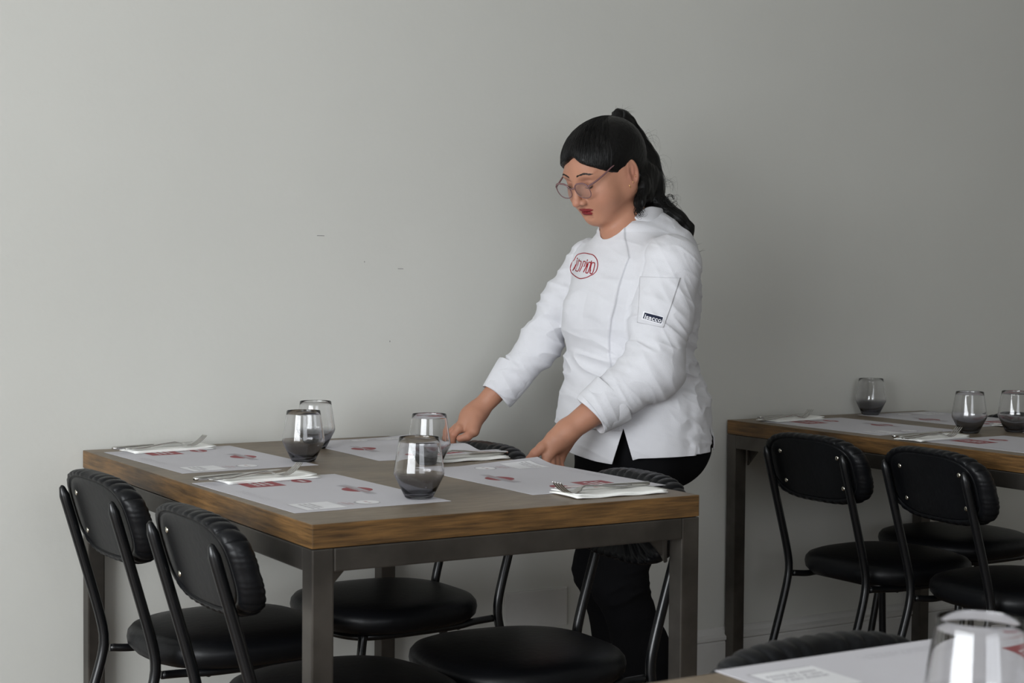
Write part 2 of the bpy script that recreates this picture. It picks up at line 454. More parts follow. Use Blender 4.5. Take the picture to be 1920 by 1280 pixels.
# ---------------------------------------------------------------- glasses
def make_glass():
    b = bmesh.new()
    outer = [(0, 0), (.018, .0), (.0235, .0004), (.0262, .0024), (.0300, .0098), (.0365, .0230), (.0425, .0350), (.0458, .0412), (.0471, .0460), (.0466, .053), (.0448, .064), (.0420, .083), (.0386, .103), (.0372, .1125)]
    inner = [(.0366, .1130), (.0362, .1122), (.0376, .103), (.0410, .083), (.0438, .064), (.0455, .053), (.0459, .0465), (.0446, .0420), (.0410, .0355), (.0348, .0240), (.0275, .0125), (.022, .0085), (.012, .0070), (0, .0068)]
    lathe(b, outer+inner, 72)
    return obj('tumbler_glass', b, M_glass)
gl = make_glass()
def glass(x, y, label, z=TH, first=[True]):
    o = gl if first[0] else copy_tree(gl); first[0] = False
    o.location = (x, y, z+.0002); tag(o, label, 'glass', 'smoked stemless glasses'); return o
glass(.362, -.458, 'smoky stemless glass at the middle of the main table, before another glass')
glass(.500, -.215, 'smoky stemless glass by the wall, half hidden behind the left glass', TH+.0002)
glass(.572, -.655, 'smoky stemless glass next to the woman\'s right hand, behind the nearest glass')
glass(.303, -1.118, 'smoky stemless glass on the near placemat corner, front of the main table', TH+.0012)
glass(T2[0]+.516, -.070, 'smoky glass standing alone by the wall on the dim table')
glass(T2[0]+.334, -.640, 'smoky glass in the middle of the dim table behind a fork')
glass(T2[0]+.474, -.676, 'smoky glass cut by the right edge on the dim table')
glass(-.019, -2.763, 'large blurred glass in the lower right corner, nearest the camera', TH+.0012)

# ---------------------------------------------------------------- napkins and cutlery
def make_napkin(seed=0, L_=.205, W_=.085, lift=.003):
    """folded paper napkin, origin at its middle, long axis x"""
    rnd = random.Random(seed); b = bmesh.new()
    for k in range(2):
        z0 = .0010+.0026*k; nx, ny = 16, 8
        dx, dy, rot = rnd.uniform(-.004, .004), rnd.uniform(-.004, .004), rnd.uniform(-.04, .04)
        def P(i, j, dz):
            x = (i/nx-.5)*L_+dx; y = (j/ny-.5)*W_*(1 if k < 1 else .92)+dy
            x, y = x-rot*y, y+rot*x
            fold = lift*max(0, (i/nx-.75)/.25)**2*(k == 1)
            return b.verts.new((x, y, z0+dz+fold+.0008*math.sin(i*.9+k)*(j/ny) + .0012*(1-(2*j/ny-1)**2)))
        A = [[P(i, j, 0) for j in range(ny+1)] for i in range(nx+1)]; B = [[P(i, j, .0022) for j in range(ny+1)] for i in range(nx+1)]
        for i in range(nx):
            for j in range(ny):
                b.faces.new((A[i][j], A[i][j+1], A[i+1][j+1], A[i+1][j])); b.faces.new((B[i][j], B[i+1][j], B[i+1][j+1], B[i][j+1]))
        for i in range(nx):
            b.faces.new((A[i][0], A[i+1][0], B[i+1][0], B[i][0])); b.faces.new((A[i][ny], B[i][ny], B[i+1][ny], A[i+1][ny]))
        for j in range(ny):
            b.faces.new((A[0][j], B[0][j], B[0][j+1], A[0][j+1])); b.faces.new((A[nx][j], A[nx][j+1], B[nx][j+1], B[nx][j]))
    return b
def strip(b, secs, th=.0018):
    """sweep of flat rounded sections: (x, z, half width, half thickness)"""
    rings = []
    for x, z, hw, ht in secs:
        rings.append([b.verts.new((x, hw*superpt(2*PI*k/12, 2.6)[0], z+ht*superpt(2*PI*k/12, 2.6)[1])) for k in range(12)])
    for A, B in zip(rings, rings[1:]):
        for k in range(12): b.faces.new((A[k], A[(k+1) % 12], B[(k+1) % 12], B[k]))
    b.faces.new(rings[0][::-1]); b.faces.new(rings[-1])
def make_fork():
    """handle end at x=-.10, tines at x=+.10, tines curving up"""
    b = bmesh.new()
    strip(b, [(-.100, .004, .004, .0012), (-.097, .0035, .0075, .0016), (-.085, .003, .0085, .0018), (-.05, .004, .006, .002), (-.01, .009, .0035, .002),
              (.025, .012, .003, .002), (.038, .0095, .005, .0013), (.046, .0055, .0105, .0011), (.056, .0025, .0125, .001), (.064, .002, .0125, .001)])
    for i in range(4):
        y = (i-1.5)*.0072
        pts = [(.062, y, .002), (.072, y, .0035), (.084, y, .009), (.094, y*.95, .0165), (.103, y*.92, .025)]
        tube(b, catmull(pts, 3), [.0016]*12+[.0008], 8, flat=(.6, (0, 0, 1)))
    return b
def make_knife():
    b = bmesh.new()
    strip(b, [(-.105, .0045, .003, .0025), (-.102, .0045, .0072, .0035), (-.09, .0045, .0085, .004), (-.03, .0045, .0062, .0036), (-.002, .0045, .0048, .003), (.006, .0045, .0055, .0016),
              (.014, .0045, .0090, .0010), (.06, .0045, .0100, .0009), (.090, .0045, .0085, .0007), (.104, .0045, .0040, .0005), (.108, .0045, .0012, .0004)])
    return b
fk = obj('fork', make_fork(), M_cut); kn = obj('knife', make_knife(), M_cut)
def setting(nx, ny, na, fx, fy, fa, kx, ky, ka, where, seed=0, L_=.205, W_=.085, z=TH, first=[True], tilt=.0, hasknife=True):
    o = obj('napkin', make_napkin(seed, L_, W_), M_nap); o.location = (nx, ny, z+.0008); o.rotation_euler = (0, 0, na)
    tag(o, 'folded white napkin '+where, 'napkin', 'folded paper napkins')
    f = fk if first[0] else copy_tree(fk); f.location = (fx, fy, z+.0092); f.rotation_euler = (0, -tilt, fa)
    tag(f, 'steel fork on the napkin '+where, 'fork', 'steel forks')
    if hasknife:
        k = kn if first[0] else copy_tree(kn); k.location = (kx, ky, z+.0098); k.rotation_euler = (0, -.01, ka)
        tag(k, 'steel knife on the napkin '+where, 'knife', 'steel knives')
    first[0] = False
setting(.178, -.103, .10, .158, -.128, .13, .138, -.098, .22, 'at the wall end of the main table, left side', 1)
setting(.160, -.728, .12, .125, -.757, .10, .105, -.722, .25, 'between the two left placemats of the main table', 2)
setting(.690, -.588, PI+.05, .695, -.580, PI+.03, .70, -.610, PI+.1, 'between the two right placemats, behind the glass', 3)
setting(.655, -1.225, PI-.02, .615, -1.235, PI+.22, .655, -1.205, PI-.05, 'at the near right end of the main table', 4, W_=.10)
setting(T2[0]+.16, -.110, .10, T2[0]+.10, -.160, .12, T2[0]+.14, -.095, .15, 'at the wall end of the dim table', 5)
setting(T2[0]+.11, -.722, .12, T2[0]+.06, -.765, .0, T2[0]+.08, -.70, .15, 'between the dim table\'s two left placemats', 6)
setting(T2[0]+.66, -.560, PI, T2[0]+.65, -.555, PI+.1, T2[0]+.66, -.58, PI+.05, 'across the dim table, behind the right glass', 7)

# ---------------------------------------------------------------- sculpting kit: fields of signed distance, meshed by surface nets
V3 = lambda *a: np.array(a, float)
def rcone(P, a, b, ra, rb):
    a, b = np.asarray(a, float), np.asarray(b, float); ab = b-a
    t = np.clip((P-a)@ab/(ab@ab), 0, 1)
    return np.linalg.norm(P-a-t[:, None]*ab, axis=1)-(ra+(rb-ra)*t)
def chain(P, pts, rs, k=.008):
    d = None
    for i in range(len(pts)-1):
        e = rcone(P, pts[i], pts[i+1], rs[i], rs[i+1]); d = e if d is None else smin(d, e, k)
    return d
def ell(P, c, r, R=None):
    Q = P-np.asarray(c, float)
    if R is not None: Q = Q@R.T
    r = np.asarray(r, float); k0 = np.linalg.norm(Q/r, axis=1); k1 = np.linalg.norm(Q/(r*r), axis=1)
    return k0*(k0-1)/np.maximum(k1, 1e-9)
def smin(a, b, k):
    h = np.maximum(k-np.abs(a-b), 0)/k; return np.minimum(a, b)-h*h*k*.25
def smax(a, b, k): return -smin(-a, -b, k)
def _h(i, j, k, s):
    n = (i*374761393+j*668265263+k*2147483647+s*1274126177) & 0xffffffff
    n = ((n ^ (n >> 13))*1274126177) & 0xffffffff
    return ((n ^ (n >> 16)) & 0xffff)/65535.0
def noise(P, s=0):
    """value noise in -1..1"""
    I = np.floor(P).astype(np.int64); F = P-I; F = F*F*(3-2*F); r = 0
    for dx in (0, 1):
        for dy in (0, 1):
            for dz in (0, 1):
                w_ = (F[:, 0] if dx else 1-F[:, 0])*(F[:, 1] if dy else 1-F[:, 1])*(F[:, 2] if dz else 1-F[:, 2])
                r = r+w_*_h(I[:, 0]+dx, I[:, 1]+dy, I[:, 2]+dz, s)
    return 2*r-1
def ridge(P, s=0):
    return 1-2*np.abs(noise(P, s)+.5*noise(P*2.1+7, s+1))**.8
def grad(f, P, e=4e-4):
    return np.stack([(f(P+np.eye(3)[i]*e)-f(P-np.eye(3)[i]*e))/(2*e) for i in range(3)], 1)
def chunked(f, P, n=300000):
    return np.concatenate([f(P[i:i+n]) for i in range(0, len(P), n)]) if len(P) > n else f(P)
def surface_nets(f, lo, hi, h, B=8, slack=1.5, newton=2):
    lo = np.asarray(lo, float); nb = np.ceil((np.asarray(hi)-lo)/(h*B)).astype(int)
    bi = np.stack(np.meshgrid(*[np.arange(n) for n in nb], indexing='ij'), -1).reshape(-1, 3)
    d = chunked(f, lo+(bi+.5)*B*h)
    bi = bi[np.abs(d) < B*h*.87*slack]
    off = np.stack(np.meshgrid(*[np.arange(B+1)]*3, indexing='ij'), -1).reshape(-1, 3)
    N = (nb*B+2); cid = lambda c: (c[..., 0]*N[1]+c[..., 1])*N[2]+c[..., 2]
    cells, verts, quads = [], [], []
    for s in range(0, len(bi), 400):
        bb = bi[s:s+400]; g = bb[:, None, :]*B+off[None]
        F = chunked(f, (lo+g*h).reshape(-1, 3)).reshape(len(bb), B+1, B+1, B+1); ins = F < 0
        # cell vertices
        sm = sum(ins[:, a:B+a, b_:B+b_, c:B+c].astype(int) for a in (0, 1) for b_ in (0, 1) for c in (0, 1))
        k = np.argwhere((sm > 0) & (sm < 8)); acc = np.zeros((len(k), 3)); cnt = np.zeros(len(k))
        for ax in range(3):
            o1, o2 = [a for a in range(3) if a != ax]
            for u in (0, 1):
                for v in (0, 1):
                    A = k[:, 1:].copy(); A[:, o1] += u; A[:, o2] += v; C = A.copy(); C[:, ax] += 1
                    fa = F[k[:, 0], A[:, 0], A[:, 1], A[:, 2]]; fb = F[k[:, 0], C[:, 0], C[:, 1], C[:, 2]]
                    x = (fa < 0) != (fb < 0); t = np.where(x, fa/np.where(x, fa-fb, 1), 0)
                    p = A.astype(float); p[:, ax] += t; acc += p*x[:, None]; cnt += x
        verts.append(lo+(bb[k[:, 0]]*B+acc/cnt[:, None])*h); cells.append(cid(bb[k[:, 0]]*B+k[:, 1:]))
        for ax in range(3):
            o1, o2 = [(1, 2), (2, 0), (0, 1)][ax]
            sl0 = [slice(0, B)]*3; sl1 = list(sl0); sl1[ax] = slice(1, B+1)
            a = ins[(slice(None),)+tuple(sl0)]; b2 = ins[(slice(None),)+tuple(sl1)]
            k = np.argwhere(a != b2)
            if not len(k): continue
            base = bb[k[:, 0]]*B+k[:, 1:]; e1 = np.eye(3, dtype=int)[o1]; e2 = np.eye(3, dtype=int)[o2]
            q = np.stack([cid(base), cid(base-e1), cid(base-e1-e2), cid(base-e2)], 1)
            fl = a[k[:, 0], k[:, 1], k[:, 2], k[:, 3]]; q[~fl] = q[~fl][:, ::-1]; quads.append(q)
    cells = np.concatenate(cells); verts = np.concatenate(verts); quads = np.concatenate(quads)
    o = np.argsort(cells); sc = cells[o]; ix = np.searchsorted(sc, quads); ix = np.minimum(ix, len(sc)-1)
    ok = (sc[ix] == quads).all(1); quads = o[ix[ok]]
    for _ in range(newton):
        v = chunked(f, verts); G = np.concatenate([grad(f, verts[i:i+200000]) for i in range(0, len(verts), 200000)])
        st = -v/np.maximum((G*G).sum(1), .05); st = np.clip(st, -h*.6, h*.6); verts = verts+G*st[:, None]
    return verts, quads
def np_mesh(name, v, q):
    me = bpy.data.meshes.new(name); me.from_pydata(v.tolist(), [], q if isinstance(q, list) else q.tolist()); me.update(); return me
def trim(f, v, q, h):
    """cut the mesh open where f > 0, clipping the faces on the border"""
    g = f(v); ins = (g < 0)[q]; full = ins.all(1); part = ins.any(1) & ~full
    faces = q[full].tolist(); V = v.tolist(); cache = {}
    def cut(a, b):
        k = (a, b) if a < b else (b, a)
        if k not in cache:
            t = g[k[0]]/(g[k[0]]-g[k[1]]); t = min(max(t, .04), .96)
            V.append((v[k[0]]*(1-t)+v[k[1]]*t).tolist()); cache[k] = len(V)-1
        return cache[k]
    for fc in q[part].tolist():
        out = []
        for i in range(4):
            a, b = fc[i], fc[(i+1) % 4]
            if g[a] < 0: out.append(a)
            if (g[a] < 0) != (g[b] < 0): out.append(cut(a, b))
        if len(out) > 2: faces.append(out)
    used = sorted({i for fc in faces for i in fc}); mp = {o: n for n, o in enumerate(used)}
    return np.array([V[i] for i in used]), [[mp[i] for i in fc] for fc in faces]
def vcol(me, C):
    at = me.color_attributes.new('tint', 'FLOAT_COLOR', 'POINT')
    at.data.foreach_set('color', np.concatenate([C, np.ones((len(C), 1))], 1).astype(np.float32).ravel())
def attr_mat(name, rough, sss, bump, sheen=0, spec=.4):
    m = mat(name, (.5, .5, .5), rough, spec=spec, bump=bump, sss=sss, sheen=sheen); nt = m.node_tree
    a = nt.nodes.new('ShaderNodeVertexColor'); a.layer_name = 'tint'
    nt.links.new(a.outputs[0], nt.nodes['Principled BSDF'].inputs['Base Color']); return m
M_skin = attr_mat('skin', .50, .12, (350, .00025), spec=.35)
M_cotton = mat('white_cotton', (.66, .66, .69), .85, spec=.15, var=(30, .015), bump=(420, .0004), sheen=.15)
M_pants = mat('black_cotton', (.006, .006, .007), .9, spec=.1)
M_hair = mat('black_hair', (.0030, .0027, .0027), .42, spec=.30, bump=(25, .0005), stretch=(14, 14, 2))
M_frames = mat('mauve_acetate', (.17, .085, .090), .22, spec=.6)
M_gold = mat('gold', (.9, .62, .28), .2, metal=1)
M_thread = mat('red_thread', (.30, .008, .018), .7)
M_navy = mat('navy_label', (.010, .014, .040), .8)
M_lash = mat('lash_black', (.012, .008, .007), .6)
M_shoe = mat('black_leather', (.01, .01, .01), .4)
M_tie = mat('hair_elastic', (.01, .01, .01), .8)

# ---------------------------------------------------------------- the woman; her frame: x to her back-left, y away from the camera side, z up
per = empty('person', (1.22, -.47, 0), -YAW)
tag(per, 'woman in white chef jacket and glasses leaning to grip a chair back with both hands', 'person')
# head frame
HS = 1.02; HO = V3(-.0600, -.060, 1.4300)
def axes(yaw, pitch, roll):
    f = V3(-math.cos(yaw), -math.sin(yaw), 0); l = V3(math.sin(yaw), -math.cos(yaw), 0); u = V3(0, 0, 1)
    f2 = f*math.cos(pitch)-u*math.sin(pitch); u3 = u*math.cos(pitch)+f*math.sin(pitch)
    return np.stack([f2, l*math.cos(roll)+u3*math.sin(roll), u3*math.cos(roll)-l*math.sin(roll)])
HA = axes(.645, .505, -.04)
toH = lambda P: (P-HO)@HA.T/HS
toW = lambda Q: HO+HS*(np.atleast_2d(np.asarray(Q, float))@HA)
FA = axes(.70, 0, 0); TF, TLt = FA[0], FA[1]            # torso facing and her left

def face_sdf(Q):
    S_ = Q.copy(); S_[:, 1] = np.abs(S_[:, 1])            # symmetric
    d = ell(Q, (-.012, 0, .028), (.096, .0745, .083))
    d = smin(d, ell(Q, (.022, 0, -.002), (.071, .0655, .088)), .03)
    d = smin(d, rcone(S_, (.000, .052, -.052), (.058, .018, -.086), .023, .019), .035)   # jaw line
    d = smin(d, rcone(S_, (.000, .052, -.052), (-.002, .056, -.01), .018, .018), .03)
    d = smin(d, ell(Q, (.070, 0, -.0915), (.020, .022, .017)), .022)     # chin
    d = smin(d, ell(Q, (.046, 0, -.058), (.045, .047, .040)), .03)
    d = smin(d, ell(Q, (.038, 0, -.094), (.042, .034, .020)), .03)      # muzzle
    d = smin(d, ell(S_, (.056, .042, -.036), (.028, .026, .030)), .035)  # cheeks
    d = smin(d, ell(S_, (.076, .028, .0215), (.012, .022, .007)), .022) # brow ridge
    d = smax(d, -ell(S_, (.1055, .0325, .002), (.020, .0190, .0125)), .016)   # eye sockets
    d = smin(d, ell(S_, (.0735, .0325, .001), (.0145, .0155, .0130)), .005)  # lids over the eyeballs
    lid = np.abs((S_[:, 2]+.0070+.6*(S_[:, 1]-.0325)**2*20*.05)-0)
    m = np.exp(-(lid/.0011)**2)*(np.abs(S_[:, 1]-.0325) < .0135)*(Q[:, 0] > .07)
    d = d+.0009*m
    lid2 = S_[:, 2]-.0085; m = np.exp(-(lid2/.0012)**2)*np.clip(1-(np.abs(S_[:, 1]-.0325)/.014)**4, 0, 1)*(Q[:, 0] > .065)
    d = d+.0009*m
    d = smin(d, rcone(Q, (.0875, 0, .014), (.1085, 0, -.030), .0075, .0088), .012)   # nose bridge
    d = smin(d, ell(Q, (.1125, 0, -.0365), (.0105, .0105, .0090)), .007)
    d = smin(d, ell(S_, (.1005, .0125, -.0400), (.0105, .0065, .0070)), .005)
    d = smax(d, -ell(S_, (.1045, .0072, -.0475), (.0055, .0033, .0036)), .003)
    d = smax(d, -ell(Q, (.108, 0, -.0535), (.006, .0032, .007)), .005)
    d = smin(d, ell(Q, (.0870, 0, -.0630), (.0130, .0255, .0050)), .004)   # upper lip
    d = smin(d, ell(Q, (.0862, 0, -.0715), (.0122, .0200, .0062)), .004)   # lower lip
    d = smax(d, -ell(Q, (.1035, 0, -.0670), (.012, .024, .0011)), .0025)
    d = smax(d, -ell(Q, (.098, 0, -.0820), (.010, .016, .0042)), .008)
    # ears
    Re = np.array([[math.cos(.22), 0, math.sin(.22)], [0, 1, 0], [-math.sin(.22), 0, math.cos(.22)]])
    Ro = np.array([[math.cos(.30), -math.sin(.30), 0], [math.sin(.30), math.cos(.30), 0], [0, 0, 1]])
    E = Ro@Re
    e = ell(S_, (-.013, .0775, -.020), (.0180, .0065, .0335), E)
    e = smin(e, ell(S_, (-.0045, .0760, -.0475), (.0090, .0052, .0115)), .006)
    e = smax(e, -ell(S_, (-.0085, .0855, -.021), (.0103, .0072, .0195), E), .003)
    rim = np.abs(ell(S_, (-.013, .079, -.017), (.0148, .012, .0290), E))
    e = e-.0013*np.exp(-(rim/.0022)**2)*(S_[:, 1] > .074)
    e = smin(e, ell(S_, (-.0010, .0765, -.0250), (.0045, .0050, .0060)), .003)    # tragus
    e = smin(e, ell(S_, (-.016, .081, -.013), (.0035, .003, .0120), E), .003)
    return smin(d, e, .006)

# joints (hers, metres in her frame)
R_SH, R_EL, R_WR = V3(-.083, .098, 1.205), V3(-0.2090, 0.1100, 0.9940), V3(-0.3650, 0.0950, 0.8230)
L_SH, L_EL, L_WR = V3(.098, -.150, 1.195), V3(0.0510, -0.2000, 0.9510), V3(-0.1480, -0.2320, 0.8040)
F_R = [(V3(-0.4110, 0.0520, 0.7820), V3(-0.4240, 0.0480, 0.7670), V3(-0.4280, 0.0540, 0.7460), V3(-0.4220, 0.0620, 0.7280)), (V3(-0.4170, 0.0680, 0.7820), V3(-0.4300, 0.0680, 0.7680), V3(-0.4360, 0.0720, 0.7460), V3(-0.4290, 0.0800, 0.7250)),
       (V3(-0.4180, 0.0840, 0.7830), V3(-0.4320, 0.0860, 0.7700), V3(-0.4380, 0.0890, 0.7500), V3(-0.4310, 0.0950, 0.7290)), (V3(-0.4150, 0.1000, 0.7830), V3(-0.4290, 0.1020, 0.7720), V3(-0.4330, 0.1050, 0.7560), V3(-0.4260, 0.1100, 0.7390))]
T_R = (V3(-0.3720, 0.0600, 0.7990), V3(-0.3740, 0.0440, 0.7760), V3(-0.3890, 0.0340, 0.7640), V3(-0.4090, 0.0340, 0.7580))
F_L = [(V3(-0.1970, -0.2480, 0.7440), V3(-0.1980, -0.2620, 0.7190), V3(-0.1960, -0.2520, 0.6900), V3(-0.2040, -0.2360, 0.6730)), (V3(-0.1860, -0.2380, 0.7390), V3(-0.1850, -0.2520, 0.7130), V3(-0.1830, -0.2420, 0.6820), V3(-0.1920, -0.2260, 0.6640)),
       (V3(-0.1750, -0.2240, 0.7360), V3(-0.1740, -0.2380, 0.7110), V3(-0.1720, -0.2280, 0.6810), V3(-0.1800, -0.2120, 0.6640)), (V3(-0.1660, -0.2100, 0.7360), V3(-0.1620, -0.2220, 0.7160), V3(-0.1610, -0.2120, 0.6890), V3(-0.1700, -0.1980, 0.6720))]
T_L = (V3(-0.1860, -0.2380, 0.7840), V3(-0.2080, -0.2500, 0.7670), V3(-0.2240, -0.2540, 0.7530), V3(-0.2380, -0.2520, 0.7400))
def hands(P):
    # right hand
    d = chain(P, [R_WR, V3(-0.3850, 0.0800, 0.8090), V3(-0.4110, 0.0580, 0.7810)], [.0245, .0205, .0135], .02)
    d = smin(d, chain(P, [R_WR, V3(-0.3830, 0.1000, 0.8100), V3(-0.4140, 0.1060, 0.7810)], [.023, .0185, .012], .02), .022)
    d = smin(d, rcone(P, V3(-0.3690, 0.0750, 0.8090), V3(-0.3770, 0.0500, 0.7780), .021, .0175), .016)
    for F, r in zip(F_R, (.0092, .0094, .0090, .0080)):
        d = smin(d, chain(P, F, [r*1.12, r*1.02, r*.95, r*.8], .003), .004)
    d = smin(d, chain(P, T_R, [.015, .0115, .0105, .0085], .006), .006)
    # left hand
    e = chain(P, [L_WR, V3(-0.1730, -0.2380, 0.7840), V3(-0.1940, -0.2460, 0.7450)], [.0255, .0215, .0135], .02)
    e = smin(e, chain(P, [L_WR, V3(-0.1570, -0.2160, 0.7770), V3(-0.1640, -0.2080, 0.7360)], [.023, .0195, .0125], .02), .022)
    for F, r in zip(F_L, (.0094, .0096, .0092, .0082)):
        e = smin(e, chain(P, F, [r*1.12, r*1.02, r*.95, r*.8], .003), .0045)
    e = smin(e, chain(P, T_L, [.0150, .0118, .0108, .0082], .006), .007)
    return smin(d, e, .004)
def body_fast(P):
    """evaluate the costly face only near the head, the hands only near the hands"""
    out = np.full(len(P), 9.)
    nearH = np.linalg.norm(P-(HO+V3(0, 0, 0)), axis=1) < .24
    dh = np.where(nearH, 9., np.linalg.norm(P-HO, axis=1)-.17); out = np.minimum(out, dh)
    if nearH.any(): out[nearH] = body_sdf_head(P[nearH])
    o2 = body_rest(P); k = .018
    return smin(out, o2, k)
def body_sdf_head(P): return face_sdf(toH(P))*HS
def body_rest(P):
    nb = V3(.012, -.022, 1.262)
    d = rcone(P, toW((-.018, 0, -.050))[0], nb, .050, .054)
    d = smin(d, rcone(P, toW((.030, 0, -.075))[0], nb+.030*TF, .024, .030), .03)
    t = chain(P, [V3(.012, -.022, 1.235), V3(.02, -.01, 1.10), V3(.02, 0, .93), V3(.03, 0, .84)], [.085, .095, .085, .10], .05)
    t = smin(t, rcone(P, R_SH, L_SH, .035, .035), .05)
    d = smin(d, t, .03)
    d = smin(d, chain(P, [R_SH, R_EL, .45*R_EL+.55*R_WR, R_WR], [.038, .034, .0300, .0235], .02), .03)
    d = smin(d, chain(P, [L_SH, L_EL, .45*L_EL+.55*L_WR, L_WR], [.042, .037, .0365, .0265], .02), .03)
    hd = np.full(len(P), 9.); c = np.minimum(np.linalg.norm(P-.5*(R_WR+F_R[1][2]), axis=1), np.linalg.norm(P-.5*(L_WR+F_L[1][2]), axis=1))
    m = c < .13; hd = np.where(m, 9., c-.085)
    if m.any(): hd[m] = hands(P[m])
    return smin(d, hd, .010)
v, q = surface_nets(body_fast, (-.46, -.33, .66), (.20, .22, 1.58), .0021)
me = np_mesh('body', v, q); body = link('body', me, M_skin, per)
Q = toH(v); S_ = Q.copy(); S_[:, 1] = np.abs(S_[:, 1])
sk = np.array([.44, .215, .138]); C = np.tile(sk, (len(v), 1)); C *= (1+.05*noise(v*60, 3)[:, None])
def blend(C, m, col): m = np.clip(m, 0, 1)[:, None]; return C*(1-m)+np.array(col)*m
C = blend(C, .35*np.exp(-((S_-[.07, .045, -.035])**2).sum(1)/.02**2), (.50, .20, .15))      # cheeks
C = blend(C, .45*np.exp(-((Q-[.115, 0, -.04])**2).sum(1)/.012**2), (.50, .20, .15))
C = blend(C, .5*np.exp(-((S_-[-.010, .085, -.022])**2).sum(1)/.022**2), (.48, .19, .14))     # ears
C = blend(C, .35*np.exp(-((S_-[.085, .0325, .012])**2).sum(1)/.012**2), (.30, .13, .10))      # lids
hb = lambda pts, r: np.min([np.linalg.norm(v-p, axis=1) for p in pts], axis=0)/r
kn_ = [p for F in F_R+F_L for p in F[1:]]+[T_R[2], T_L[2], T_R[3], T_L[3]]
C = blend(C, .45*np.exp(-hb(kn_, .011)**2), (.52, .17, .12))
dl = np.minimum(ell(Q, (.0890, 0, -.0630), (.0155, .0262, .0052)), ell(Q, (.0885, 0, -.0717), (.0152, .0208, .0068)))
C = blend(C, (.0008-dl)/.0010, (.19, .014, .018))                       # lipstick
vcol(me, C)
# ---------------------------------------------------------------- jacket
ZT = [.66, .72, .80, .865, .93, .98, 1.04, 1.10, 1.16, 1.20, 1.24, 1.275]
CX = [.030, .029, .026, .028, .020, .014, .012, .020, .028, .020, .012, .012]
CY = [.02, .018, .012, .008, .000, -.004, -.010, -.014, -.016, -.018, -.020, -.022]
AA = [.216, .213, .205, .200, .178, .170, .174, .172, .160, .135, .098, .068]
BB = [.196, .190, .180, .172, .150, .144, .156, .160, .150, .122, .088, .064]
def torso(P, grow=0):
    z = P[:, 2]; I = lambda T: np.interp(z, ZT, T)
    cx, cy, A, B = I(CX), I(CY), I(AA)+grow, I(BB)+grow
    X_ = P[:, 0]-cx; Y_ = P[:, 1]-cy
    f = X_*TF[0]+Y_*TF[1]; l = X_*TLt[0]+Y_*TLt[1]
    bust = .016*np.exp(-((z-1.09)/.05)**2)*(f > 0)*np.exp(-((np.abs(l)-.07)/.05)**2)
    k = np.sqrt((l/A)**2+(f/(B+bust))**2)
    d = (k-1)*np.minimum(A, B)
    return smax(d, z-1.285, .02), f, l
Rc, Lc = V3(-0.3140, 0.1000, 0.8670), V3(-0.0890, -0.2350, 0.8460)         # mouths of the sleeves
RA = (Rc-V3(-0.2450, 0.1100, 0.9570)); RA /= np.linalg.norm(RA); LA = (Lc-V3(-0.0030, -0.2150, 0.9110)); LA /= np.linalg.norm(LA)
EL_ = sorted((p[2], p[0]) for p in (V3(-0.0160, -0.1600, 0.8020), V3(-0.0340, -0.1600, 0.8970), V3(-0.0450, -0.1600, 0.9740), V3(-0.0470, -0.1600, 1.0210), V3(-0.0440, -0.1550, 1.0640), V3(-0.0350, -0.1500, 1.1000), V3(-0.0250, -0.1500, 1.1490), V3(-0.0110, -0.1450, 1.1890), V3(-0.0020, -0.1400, 1.2110), V3(-0.0040, -0.1300, 1.2350), V3(-0.0090, -0.1200, 1.2570)))
def edge_line(z):
    """x of the overlapping front edge, by height"""
    return np.interp(z, [e[0] for e in EL_], [e[1] for e in EL_])
def collar_top(cs): return 1.338-.077*np.clip(cs, 0, 1)**2.7-.004*np.clip(-cs, 0, 1)
CC = V3(.022, -.015, 0); CF, CL = .072, .064
